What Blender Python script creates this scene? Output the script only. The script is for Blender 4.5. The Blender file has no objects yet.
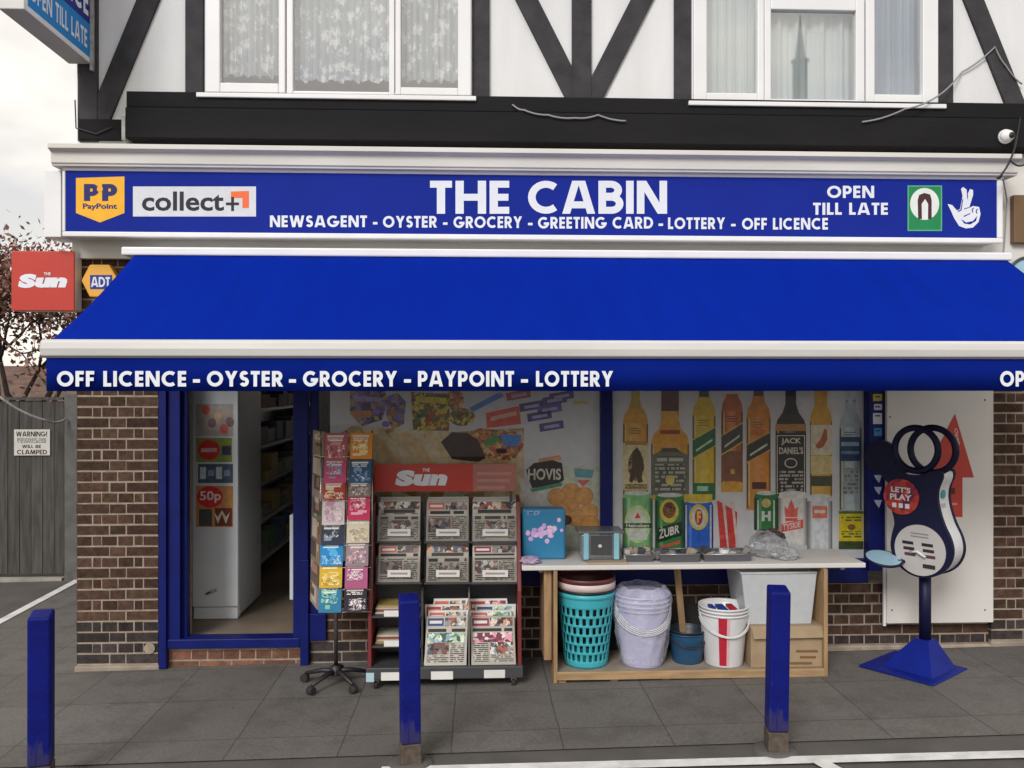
import bpy, bmesh, math, random
from mathutils import Vector, Matrix
random.seed(11)
R = math.radians
S = bpy.context.scene
COL = S.collection
# ------------------------------------------------------------------ camera, sky, sun, exposure
F, D, H, TH = 850.0, 6.05, 2.0, R(2.34)
cam = bpy.data.objects.new('camera', bpy.data.cameras.new('camera'))
COL.objects.link(cam)
cam.location = (0, -D, H)
cam.rotation_euler = (R(90), 0, -TH)
cam.data.sensor_width = 36.0
cam.data.lens = F / 1024 * 36.0
cam.data.clip_start, cam.data.clip_end = 0.05, 1000
S.camera = cam
world = bpy.data.worlds.new('World')
S.world = world
world.use_nodes = True
wn, wl = world.node_tree.nodes, world.node_tree.links
bg = wn['Background']
bg.inputs['Strength'].default_value = 0.105
sky = wn.new('ShaderNodeTexSky')
sky.sky_type = 'NISHITA'
sky.sun_disc = False
sky.sun_elevation, sky.sun_rotation = R(36), R(205)
tc = wn.new('ShaderNodeTexCoord')
nz = wn.new('ShaderNodeTexNoise')
nz.inputs['Scale'].default_value = 4.2
nz.inputs['Detail'].default_value = 7
mp = wn.new('ShaderNodeMapping')
mp.inputs['Scale'].default_value = (1, 1, 2.2)
rp = wn.new('ShaderNodeValToRGB')
rp.color_ramp.elements[0].position, rp.color_ramp.elements[1].position = 0.34, 0.62
rp.color_ramp.elements[0].color = (.78, .78, .78, 1)
rp.color_ramp.elements[1].color = (1, 1, 1, 1)
cl = wn.new('ShaderNodeValToRGB')
cl.color_ramp.elements[0].position, cl.color_ramp.elements[1].position = 0.3, 0.7
cl.color_ramp.elements[0].color = (.66, .615, .57, 1)
cl.color_ramp.elements[1].color = (1, .945, .845, 1)
sc_ = wn.new('ShaderNodeVectorMath'); sc_.operation = 'SCALE'; sc_.inputs['Scale'].default_value = 8.6
mx = wn.new('ShaderNodeMixRGB')
wl.new(tc.outputs['Generated'], mp.inputs['Vector'])
wl.new(mp.outputs['Vector'], nz.inputs['Vector'])
wl.new(nz.outputs['Fac'], rp.inputs['Fac'])
wl.new(nz.outputs['Fac'], cl.inputs['Fac'])
wl.new(cl.outputs['Color'], sc_.inputs[0])
wl.new(rp.outputs['Color'], mx.inputs['Fac'])
wl.new(sky.outputs['Color'], mx.inputs['Color1'])
wl.new(sc_.outputs['Vector'], mx.inputs['Color2'])
wl.new(mx.outputs['Color'], bg.inputs['Color'])
sun = bpy.data.objects.new('sun', bpy.data.lights.new('sun', 'SUN'))
COL.objects.link(sun)
sun.data.energy = 1.5
sun.data.angle = R(22)
sun.data.color = (1, .985, .97)
sun.rotation_euler = Vector((-math.sin(R(205)) , -math.cos(R(205)), -math.tan(R(36)))).to_track_quat('-Z', 'Y').to_euler()
S.view_settings.view_transform = 'Standard'
S.view_settings.look = 'None'
S.view_settings.exposure = 0.57
S.view_settings.gamma = 1.0
S.cycles.max_bounces = 8
S.cycles.transparent_max_bounces = 12
S.cycles.use_denoising = True

# ------------------------------------------------------------------ pixel -> place on a real plane
FW = Vector((math.sin(TH), math.cos(TH), 0)); RT = Vector((math.cos(TH), -math.sin(TH), 0))
def ray(px, py): return FW + RT * ((px - 512) / F) + Vector((0, 0, (384 - py) / F))
def W(px, py, Y):
    d = ray(px, py); t = (Y + D) / d.y
    return Vector((0, -D, H)) + d * t
def X(px, Y=0): return W(px, 384, Y).x
def Z(py, px=512, Y=0): return W(px, py, Y).z
SL = 0.015
def G(x, y=0): return SL * (min(max(x, -9), 9) + 2.7)
def PG(px, py):
    d = ray(px, py); p = Vector((0, -D, H))
    t = (p.z - SL * (p.x + 2.7)) / (SL * d.x - d.z)
    return p + d * t

# ------------------------------------------------------------------ materials
def lin(c):
    if isinstance(c, str):
        c = [int(c[i:i + 2], 16) / 255 for i in (1, 3, 5)]
        return tuple(x / 12.92 if x < .04045 else ((x + .055) / 1.055) ** 2.4 for x in c)
    return tuple(c)
def mat(name, c, rough=.6, metal=0, var=.12, scale=6, bump=0, bscale=60, c2=None, island=0, coat=0, spec=.5, trans=0, stretch=(1, 1, 1), detail=6):
    m = bpy.data.materials.new(name); m.use_nodes = True
    n, l = m.node_tree.nodes, m.node_tree.links
    b = n['Principled BSDF']
    c = lin(c); c2 = lin(c2) if c2 else tuple(x * (1 - var) for x in c)
    b.inputs['Roughness'].default_value = rough
    b.inputs['Metallic'].default_value = metal
    b.inputs['Coat Weight'].default_value = coat
    b.inputs['Specular IOR Level'].default_value = spec
    b.inputs['Transmission Weight'].default_value = trans
    t = n.new('ShaderNodeTexCoord'); mp = n.new('ShaderNodeMapping'); mp.inputs['Scale'].default_value = stretch
    l.new(t.outputs['Object'], mp.inputs['Vector'])
    nz = n.new('ShaderNodeTexNoise'); nz.inputs['Scale'].default_value = scale; nz.inputs['Detail'].default_value = detail
    l.new(mp.outputs['Vector'], nz.inputs['Vector'])
    r = n.new('ShaderNodeValToRGB')
    r.color_ramp.elements[0].position, r.color_ramp.elements[1].position = .35, .65
    r.color_ramp.elements[0].color = (*c2, 1); r.color_ramp.elements[1].color = (*c, 1)
    l.new(nz.outputs['Fac'], r.inputs['Fac'])
    out = r.outputs['Color']
    if island:
        g = n.new('ShaderNodeNewGeometry'); hs = n.new('ShaderNodeHueSaturation')
        mr = n.new('ShaderNodeMapRange'); mr.inputs['To Min'].default_value = 1 - island; mr.inputs['To Max'].default_value = 1 + island
        mh = n.new('ShaderNodeMapRange'); mh.inputs['To Min'].default_value = .5 - island * .025; mh.inputs['To Max'].default_value = .5 + island * .025
        wn_ = n.new('ShaderNodeTexWhiteNoise'); wn_.noise_dimensions = '1D'
        l.new(g.outputs['Random Per Island'], mr.inputs['Value']); l.new(g.outputs['Random Per Island'], wn_.inputs['W'])
        l.new(wn_.outputs['Value'], mh.inputs['Value'])
        l.new(mr.outputs['Result'], hs.inputs['Value']); l.new(mh.outputs['Result'], hs.inputs['Hue'])
        l.new(out, hs.inputs['Color']); out = hs.outputs['Color']
    l.new(out, b.inputs['Base Color'])
    if bump:
        n2 = n.new('ShaderNodeTexNoise'); n2.inputs['Scale'].default_value = bscale; n2.inputs['Detail'].default_value = 4
        l.new(mp.outputs['Vector'], n2.inputs['Vector'])
        bp = n.new('ShaderNodeBump'); bp.inputs['Strength'].default_value = bump; bp.inputs['Distance'].default_value = .01
        l.new(n2.outputs['Fac'], bp.inputs['Height']); l.new(bp.outputs['Normal'], b.inputs['Normal'])
    return m
_ac = {}
def am(c, rough=.55):
    k = (c, rough)
    if k not in _ac: _ac[k] = mat('print ' + c, c, rough, var=.08, scale=14, spec=.3)
    return _ac[k]
def glassmat(name, tint, refl, rough=.02):
    m = bpy.data.materials.new(name); m.use_nodes = True
    n, l = m.node_tree.nodes, m.node_tree.links
    n.remove(n['Principled BSDF'])
    tr = n.new('ShaderNodeBsdfTransparent'); tr.inputs['Color'].default_value = (*tint, 1)
    gl = n.new('ShaderNodeBsdfGlossy'); gl.inputs['Roughness'].default_value = rough
    lw = n.new('ShaderNodeLayerWeight'); lw.inputs['Blend'].default_value = .25
    mr = n.new('ShaderNodeMapRange'); mr.inputs['To Min'].default_value = refl; mr.inputs['To Max'].default_value = .9
    mi = n.new('ShaderNodeMixShader')
    l.new(lw.outputs['Fresnel'], mr.inputs['Value']); l.new(mr.outputs['Result'], mi.inputs['Fac'])
    l.new(tr.outputs[0], mi.inputs[1]); l.new(gl.outputs[0], mi.inputs[2])
    l.new(mi.outputs[0], n['Material Output'].inputs['Surface'])
    return m
def filmmat(name, col, opaque, rough=.15, dv=.15, bump=.6):
    m = bpy.data.materials.new(name); m.use_nodes = True
    n, l = m.node_tree.nodes, m.node_tree.links
    b = n['Principled BSDF']; b.inputs['Base Color'].default_value = (*lin(col), 1); b.inputs['Roughness'].default_value = rough
    tr = n.new('ShaderNodeBsdfTransparent'); mi = n.new('ShaderNodeMixShader')
    t = n.new('ShaderNodeTexCoord'); nz = n.new('ShaderNodeTexNoise'); nz.inputs['Scale'].default_value = 18; nz.inputs['Detail'].default_value = 4
    l.new(t.outputs['Object'], nz.inputs['Vector'])
    mr = n.new('ShaderNodeMapRange'); mr.inputs['From Min'].default_value = .3; mr.inputs['From Max'].default_value = .7
    mr.inputs['To Min'].default_value = max(0, opaque - dv); mr.inputs['To Max'].default_value = min(1, opaque + dv)
    l.new(nz.outputs['Fac'], mr.inputs['Value']); l.new(mr.outputs['Result'], mi.inputs['Fac'])
    bp = n.new('ShaderNodeBump'); bp.inputs['Strength'].default_value = bump; bp.inputs['Distance'].default_value = .02
    l.new(nz.outputs['Fac'], bp.inputs['Height']); l.new(bp.outputs['Normal'], b.inputs['Normal'])
    l.new(tr.outputs[0], mi.inputs[1]); l.new(b.outputs[0], mi.inputs[2]); l.new(mi.outputs[0], n['Material Output'].inputs['Surface'])
    return m

M = {}
M['render'] = mat('white painted render', (.75, .755, .765), .8, var=.10, scale=1.8, stretch=(2.2, 1, .5), bump=.25, bscale=120)
M['timber'] = mat('dark painted timber', (.054, .052, .057), .8, spec=.25, var=.35, scale=7, bump=.3, bscale=50, stretch=(1, 1, 1))
M['beam'] = mat('dark stained beam', (.0095, .009, .0105), .8, spec=.25, var=.4, scale=5, bump=.25, bscale=40, stretch=(.3, 1, 1))
M['endgrain'] = mat('weathered timber end', (.42, .41, .40), .8, var=.4, scale=20)
M['upvc'] = mat('white window plastic', (.78, .78, .79), .35, var=.05, scale=3)
M['cornice'] = mat('weathered cream paint', (.70, .68, .64), .75, var=.12, scale=2.5, stretch=(.5, 1, 3), bump=.1)
M['brick'] = mat('brown brick', (.088, .050, .035), .9, spec=.2, var=.45, scale=22, bump=.6, bscale=90, island=.36)
M['brickdark'] = mat('sooty brick', (.055, .044, .042), .9, spec=.2, var=.4, scale=20, bump=.6, bscale=90, island=.35)
M['brickorange'] = mat('orange step brick', (.20, .085, .05), .85, var=.4, scale=20, bump=.6, bscale=90, island=.35)
M['mortar'] = mat('buff mortar', (.37, .30, .24), .95, var=.3, scale=15, bump=.5, bscale=140)
M['framblue'] = mat('blue gloss frame paint', (.006, .012, .135), .45, spec=.2, var=.25, scale=6)
M['signblue'] = mat('blue sign face', (.0105, .025, .275), .7, var=.10, scale=2, spec=.08)
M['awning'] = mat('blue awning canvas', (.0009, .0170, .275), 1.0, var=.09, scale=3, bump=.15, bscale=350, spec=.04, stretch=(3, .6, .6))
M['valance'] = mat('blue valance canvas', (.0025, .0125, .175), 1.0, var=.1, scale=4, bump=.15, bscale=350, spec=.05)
M['alu'] = mat('white coated aluminium', (.60, .59, .57), .4, var=.12, scale=3, stretch=(.5, 1, 4))
M['whitegloss'] = mat('white gloss trim', (.78, .78, .80), .35, var=.06, scale=4)
M['letter'] = mat('white vinyl lettering', (.74, .77, .84), .5, var=.05, spec=.3)
M['board'] = mat('white painted board', (.66, .63, .60), .55, var=.08, scale=2.5)
M['bollard'] = mat('blue bollard paint', (.0040, .0085, .160), .55, spec=.15, var=.3, scale=9, bump=.2, bscale=50)
def chips(m, c=(.12, .10, .09), scale=26, thr=.74):
    n, l = m.node_tree.nodes, m.node_tree.links; b = n['Principled BSDF']; old = b.inputs['Base Color'].links[0].from_socket
    t = n.new('ShaderNodeTexCoord'); z = n.new('ShaderNodeTexNoise'); z.inputs['Scale'].default_value = scale; z.inputs['Detail'].default_value = 5; l.new(t.outputs['Object'], z.inputs['Vector'])
    g = n.new('ShaderNodeMath'); g.operation = 'GREATER_THAN'; g.inputs[1].default_value = thr; l.new(z.outputs['Fac'], g.inputs[0])
    mi = n.new('ShaderNodeMixRGB'); mi.inputs['Color2'].default_value = (*c, 1); l.new(g.outputs[0], mi.inputs['Fac']); l.new(old, mi.inputs['Color1']); l.new(mi.outputs[0], b.inputs['Base Color'])
chips(M['bollard'])
def dirt(m, top=.34):
    n, l = m.node_tree.nodes, m.node_tree.links; b = n['Principled BSDF']; old = b.inputs['Base Color'].links[0].from_socket
    t = n.new('ShaderNodeTexCoord'); s3 = n.new('ShaderNodeSeparateXYZ'); l.new(t.outputs['Object'], s3.inputs[0])
    mp = n.new('ShaderNodeMapping'); mp.inputs['Scale'].default_value = (1, 1, .25); l.new(t.outputs['Object'], mp.inputs['Vector'])
    z = n.new('ShaderNodeTexNoise'); z.inputs['Scale'].default_value = 30; z.inputs['Detail'].default_value = 6; l.new(mp.outputs[0], z.inputs['Vector'])
    mr = n.new('ShaderNodeMapRange'); mr.inputs['From Min'].default_value = .1; mr.inputs['From Max'].default_value = top; mr.inputs['To Min'].default_value = .30; mr.inputs['To Max'].default_value = .70; l.new(s3.outputs['Z'], mr.inputs['Value'])
    g = n.new('ShaderNodeMath'); g.operation = 'SUBTRACT'; l.new(z.outputs['Fac'], g.inputs[0]); l.new(mr.outputs[0], g.inputs[1])
    m2 = n.new('ShaderNodeMapRange'); m2.inputs['From Min'].default_value = 0; m2.inputs['From Max'].default_value = .12; m2.inputs['To Max'].default_value = .3; l.new(g.outputs[0], m2.inputs['Value'])
    mi = n.new('ShaderNodeMixRGB'); mi.inputs['Color2'].default_value = (.085, .07, .058, 1); l.new(m2.outputs[0], mi.inputs['Fac']); l.new(old, mi.inputs['Color1']); l.new(mi.outputs[0], b.inputs['Base Color'])
dirt(M['bollard'])
def gum(m):
    chips(m, (.075, .072, .07), 17, .735)
M['rust'] = mat('bare weathered steel', (.10, .075, .055), .75, var=.5, scale=25, bump=.3)
M['dark'] = mat('black plastic', (.015, .015, .016), .5)
M['rubber'] = mat('black rubber', (.02, .02, .02), .8)
M['grey'] = mat('dark grey metal', (.055, .055, .06), .5, var=.2)
M['steel'] = mat('brushed steel', (.45, .45, .46), .35, metal=.8)
M['chrome'] = mat('chrome wire', (.6, .6, .6), .25, metal=1)
M['red'] = mat('red sign acrylic', (.50, .035, .022), .35, var=.08)
M['maroon'] = mat('dark red stand metal', (.17, .020, .020), .45, var=.2)
M['wood'] = mat('pale softwood', (.42, .27, .14), .7, var=.35, scale=8, stretch=(.6, 4, 4), bump=.2)
M['woodv'] = mat('pale upright softwood', (.40, .25, .13), .7, var=.35, scale=8, stretch=(4, 4, .6), bump=.2)
M['ply'] = mat('grey worn plywood', (.30, .25, .20), .75, var=.3, scale=6)
M['fence'] = mat('weathered grey fence boards', (.085, .078, .070), .9, var=.45, scale=5, stretch=(6, 6, .5), island=.25, bump=.4, bscale=40)
M['concrete'] = mat('pale concrete', (.33, .31, .28), .9, var=.3, scale=8, bump=.3)
M['wpaint'] = mat('worn white road paint', (.74, .735, .72), .8, var=.25, scale=9, bump=.2)
M['asphalt'] = mat('dark asphalt', (.118, .108, .100), .9, var=.25, scale=3, bump=.7, bscale=220)
M['bark'] = mat('dark bark', (.05, .038, .03), .9, var=.4, scale=10, bump=.5)
M['leaf'] = mat('purple brown leaves', (.25, .125, .095), .7, island=.55, var=.2)
M['rooftile'] = mat('brown roof tiles', (.13, .075, .055), .85, var=.4, scale=4, bump=.5, bscale=30)
M['stone'] = mat('grey church stone', (.16, .15, .15), .85, var=.3)
M['glass'] = glassmat('upper window glass', (.95, .97, .97), .32)
M['shopglass'] = glassmat('shop window glass', (.96, .965, .97), .045)
M['acrylic'] = glassmat('clear acrylic', (.88, .87, .86), .13, .06)
M['inner'] = mat('dim shop wall', (.55, .52, .48), .8)
M['shopfloor'] = mat('worn brown shop floor', (.26, .20, .15), .5, var=.35, scale=2.5)
M['fridge'] = mat('white fridge enamel', (.66, .69, .72), .35, var=.05)
def collage(key, cols, scale=22, fine=.25):
    k = ('collage', key)
    if k in _ac: return _ac[k]
    m = mat('printed picture ' + key, cols[0], .5, spec=.35); n, l = m.node_tree.nodes, m.node_tree.links; b = n['Principled BSDF']
    t = n.new('ShaderNodeTexCoord'); nz = n.new('ShaderNodeTexNoise'); nz.inputs['Scale'].default_value = scale * .8; nz.inputs['Detail'].default_value = 5
    mx = n.new('ShaderNodeVectorMath'); mx.operation = 'MULTIPLY_ADD'; mx.inputs[1].default_value = (.06, .06, .06)
    v = n.new('ShaderNodeTexVoronoi'); v.inputs['Scale'].default_value = scale
    l.new(t.outputs['Object'], nz.inputs['Vector']); l.new(nz.outputs['Color'], mx.inputs[0]); l.new(t.outputs['Object'], mx.inputs[2]); l.new(mx.outputs[0], v.inputs['Vector'])
    sp = n.new('ShaderNodeSeparateColor'); l.new(v.outputs['Color'], sp.inputs[0])
    r = n.new('ShaderNodeValToRGB'); r.color_ramp.interpolation = 'CONSTANT'
    while len(r.color_ramp.elements) < len(cols): r.color_ramp.elements.new(.5)
    for i, c in enumerate(cols): e = r.color_ramp.elements[i]; e.position = i / len(cols); e.color = (*lin(c), 1)
    l.new(sp.outputs[0], r.inputs['Fac'])
    n2 = n.new('ShaderNodeTexNoise'); n2.inputs['Scale'].default_value = scale * 3; n2.inputs['Detail'].default_value = 6; l.new(t.outputs['Object'], n2.inputs['Vector'])
    mr = n.new('ShaderNodeMapRange'); mr.inputs['From Min'].default_value = .3; mr.inputs['From Max'].default_value = .7; mr.inputs['To Min'].default_value = 1 - fine; mr.inputs['To Max'].default_value = 1 + fine; l.new(n2.outputs['Fac'], mr.inputs['Value'])
    hs = n.new('ShaderNodeHueSaturation'); l.new(mr.outputs[0], hs.inputs['Value']); l.new(r.outputs['Color'], hs.inputs['Color']); l.new(hs.outputs[0], b.inputs['Base Color'])
    _ac[k] = m; return m
def textmat(row, word, paper='#b3ada3', ink='#4a4642', thr=.44):
    k = ('text', row, word, paper, ink)
    if k in _ac: return _ac[k]
    m = mat('columns of small print', paper, .7); n, l = m.node_tree.nodes, m.node_tree.links; b = n['Principled BSDF']
    t = n.new('ShaderNodeTexCoord'); s3 = n.new('ShaderNodeSeparateXYZ'); l.new(t.outputs['Object'], s3.inputs[0])
    def mth(op, a, v): q = n.new('ShaderNodeMath'); q.operation = op; l.new(a, q.inputs[0]); q.inputs[1].default_value = v; return q.outputs[0]
    zr = mth('DIVIDE', s3.outputs['Z'], row); fl = n.new('ShaderNodeMath'); fl.operation = 'FLOOR'; l.new(zr, fl.inputs[0]); fr_ = n.new('ShaderNodeMath'); fr_.operation = 'FRACT'; l.new(zr, fr_.inputs[0])
    on = mth('LESS_THAN', fr_.outputs[0], .58); cv = n.new('ShaderNodeCombineXYZ'); l.new(mth('DIVIDE', s3.outputs['X'], word), cv.inputs[0]); l.new(mth('MULTIPLY', fl.outputs[0], 7.37), cv.inputs[1])
    nz = n.new('ShaderNodeTexNoise'); nz.inputs['Scale'].default_value = 1; nz.inputs['Detail'].default_value = 1; l.new(cv.outputs[0], nz.inputs['Vector'])
    g = mth('GREATER_THAN', nz.outputs['Fac'], thr); mu = n.new('ShaderNodeMath'); mu.operation = 'MULTIPLY'; l.new(on, mu.inputs[0]); l.new(g, mu.inputs[1])
    mi = n.new('ShaderNodeMixRGB'); mi.inputs['Color1'].default_value = (*lin(paper), 1); mi.inputs['Color2'].default_value = (*lin(ink), 1); l.new(mu.outputs[0], mi.inputs['Fac']); l.new(mi.outputs[0], b.inputs['Base Color'])
    _ac[k] = m; return m
PAL = {'street': ['#3a3f45', '#8a8f94', '#c5b9a8', '#5d4a42', '#9a5a4c', '#d8d4cd'], 'people': ['#c49a80', '#3b2c28', '#7a4238', '#d9c8b8', '#4f5f78', '#a8a29a'], 'green': ['#5f8a72', '#a9c0a0', '#3f5a4d', '#d5d9c9', '#7d9fb0'], 'pinkish': ['#b95a72', '#d99aa8', '#7a3348', '#e2d0d2', '#4a3a44'],
       'dusk': ['#2b2c34', '#565a66', '#8b7f78', '#b3a79a', '#74483f'], 'sweet': ['#4a3d86', '#6a5aa6', '#8d7fc0', '#2f2860', '#b9a24a', '#a5673f'], 'bag': ['#c2b033', '#8a8f2c', '#4c7032', '#b3492f', '#e0d05a', '#5b4a20'], 'crisp': ['#d0a564', '#b9783f', '#e2c58a', '#8f4f2a', '#c9653f'], 'disc': ['#a8322c', '#b23e34', '#8a2434', '#9c2c2c', '#5a2448', '#b8483c'], 'nuts': ['#5a2c1c', '#8a4526', '#2e1a14', '#b3713a'], 'bread': ['#dcc9a0', '#c9ad80', '#e8dcc0', '#b8935f', '#d2bb94']}
def gain(c, k, top=.86):
    k = min(k, top / max(c)); return tuple(x * k for x in c)
def ph(c):
    k = ('photo', c)
    if k not in _ac: _ac[k] = mat('photo print ' + c, gain(lin(c), 2.0), .6, var=.24, scale=26, spec=.3, detail=9)
    return _ac[k]
M['paper'] = am('#d9d6d2'); M['newsprint'] = am('#bdb9b4')
# net curtain: lace pattern is the cloth's own
def lace():
    m = mat('lace net curtain', (.62, .63, .65), .9)
    n, l = m.node_tree.nodes, m.node_tree.links
    b = n['Principled BSDF']
    t = n.new('ShaderNodeTexCoord'); v = n.new('ShaderNodeTexVoronoi'); v.inputs['Scale'].default_value = 11
    v2 = n.new('ShaderNodeTexNoise'); v2.inputs['Scale'].default_value = 38
    l.new(t.outputs['Object'], v.inputs['Vector']); l.new(t.outputs['Object'], v2.inputs['Vector'])
    ad = n.new('ShaderNodeMath'); ad.operation = 'ADD'
    l.new(v.outputs['Distance'], ad.inputs[0]); l.new(v2.outputs['Fac'], ad.inputs[1])
    r = n.new('ShaderNodeValToRGB'); r.color_ramp.elements[0].position, r.color_ramp.elements[1].position = .72, 1.05
    r.color_ramp.elements[0].color = (.92, .93, .95, 1); r.color_ramp.elements[1].color = (.44, .48, .54, 1)
    l.new(ad.outputs[0], r.inputs['Fac']); l.new(r.outputs['Color'], b.inputs['Base Color'])
    return m
M['lace'] = lace()
M['curtain'] = mat('pale grey-green curtain', (.72, .77, .78), .9, var=.14, scale=3, stretch=(4, 1, .3))
M['curtainblue'] = mat('pale blue curtain', (.52, .60, .70), .9, var=.3, scale=5, stretch=(7, 1, .2))
def slabmat():
    m = mat('grey paving slabs', (.150, .140, .130), .85, var=.14, scale=1.3)
    n, l = m.node_tree.nodes, m.node_tree.links
    b = n['Principled BSDF']; base = b.inputs['Base Color'].links[0].from_socket
    t = n.new('ShaderNodeTexCoord'); mp = n.new('ShaderNodeMapping'); mp.inputs['Location'].default_value = (.13, .04, 0)
    l.new(t.outputs['Object'], mp.inputs['Vector'])
    wob = n.new('ShaderNodeTexNoise'); wob.inputs['Scale'].default_value = 3.0
    l.new(t.outputs['Object'], wob.inputs['Vector'])
    va = n.new('ShaderNodeVectorMath'); va.operation = 'MULTIPLY_ADD'; va.inputs[1].default_value = (.02, .02, 0)
    l.new(wob.outputs['Color'], va.inputs[0]); l.new(mp.outputs['Vector'], va.inputs[2])
    br = n.new('ShaderNodeTexBrick'); br.offset = 0.0
    br.inputs['Color1'].default_value = (1, 1, 1, 1); br.inputs['Color2'].default_value = (.88, .87, .86, 1); br.inputs['Mortar'].default_value = (.50, .48, .46, 1)
    br.inputs['Scale'].default_value = 1; br.inputs['Mortar Size'].default_value = .005; br.inputs['Mortar Smooth'].default_value = .3
    br.inputs['Brick Width'].default_value = .6; br.inputs['Row Height'].default_value = .6
    l.new(va.outputs[0], br.inputs['Vector'])
    sp = n.new('ShaderNodeTexNoise'); sp.inputs['Scale'].default_value = 60; sp.inputs['Detail'].default_value = 3
    l.new(t.outputs['Object'], sp.inputs['Vector'])
    spr = n.new('ShaderNodeValToRGB'); spr.color_ramp.elements[0].position, spr.color_ramp.elements[1].position = .3, .7
    spr.color_ramp.elements[0].color = (.78, .78, .78, 1); spr.color_ramp.elements[1].color = (1.12, 1.12, 1.12, 1)
    l.new(sp.outputs['Fac'], spr.inputs['Fac'])
    st = n.new('ShaderNodeTexNoise'); st.inputs['Scale'].default_value = 5.5; st.inputs['Detail'].default_value = 8
    l.new(t.outputs['Object'], st.inputs['Vector'])
    sr = n.new('ShaderNodeValToRGB'); sr.color_ramp.elements[0].position, sr.color_ramp.elements[1].position = .36, .5
    sr.color_ramp.elements[0].color = (.84, .83, .82, 1)
    l.new(st.outputs['Fac'], sr.inputs['Fac'])
    cur = base
    for s_ in (br.outputs['Color'], spr.outputs['Color'], sr.outputs['Color']):
        mu = n.new('ShaderNodeMixRGB'); mu.blend_type = 'MULTIPLY'; mu.inputs['Fac'].default_value = 1
        l.new(cur, mu.inputs['Color1']); l.new(s_, mu.inputs['Color2']); cur = mu.outputs['Color']
    l.new(cur, b.inputs['Base Color'])
    bp = n.new('ShaderNodeBump'); bp.inputs['Strength'].default_value = .5; bp.inputs['Distance'].default_value = .006
    l.new(cur, bp.inputs['Height']); l.new(bp.outputs['Normal'], b.inputs['Normal'])
    return m
M['slab'] = slabmat(); gum(M['slab'])

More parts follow.
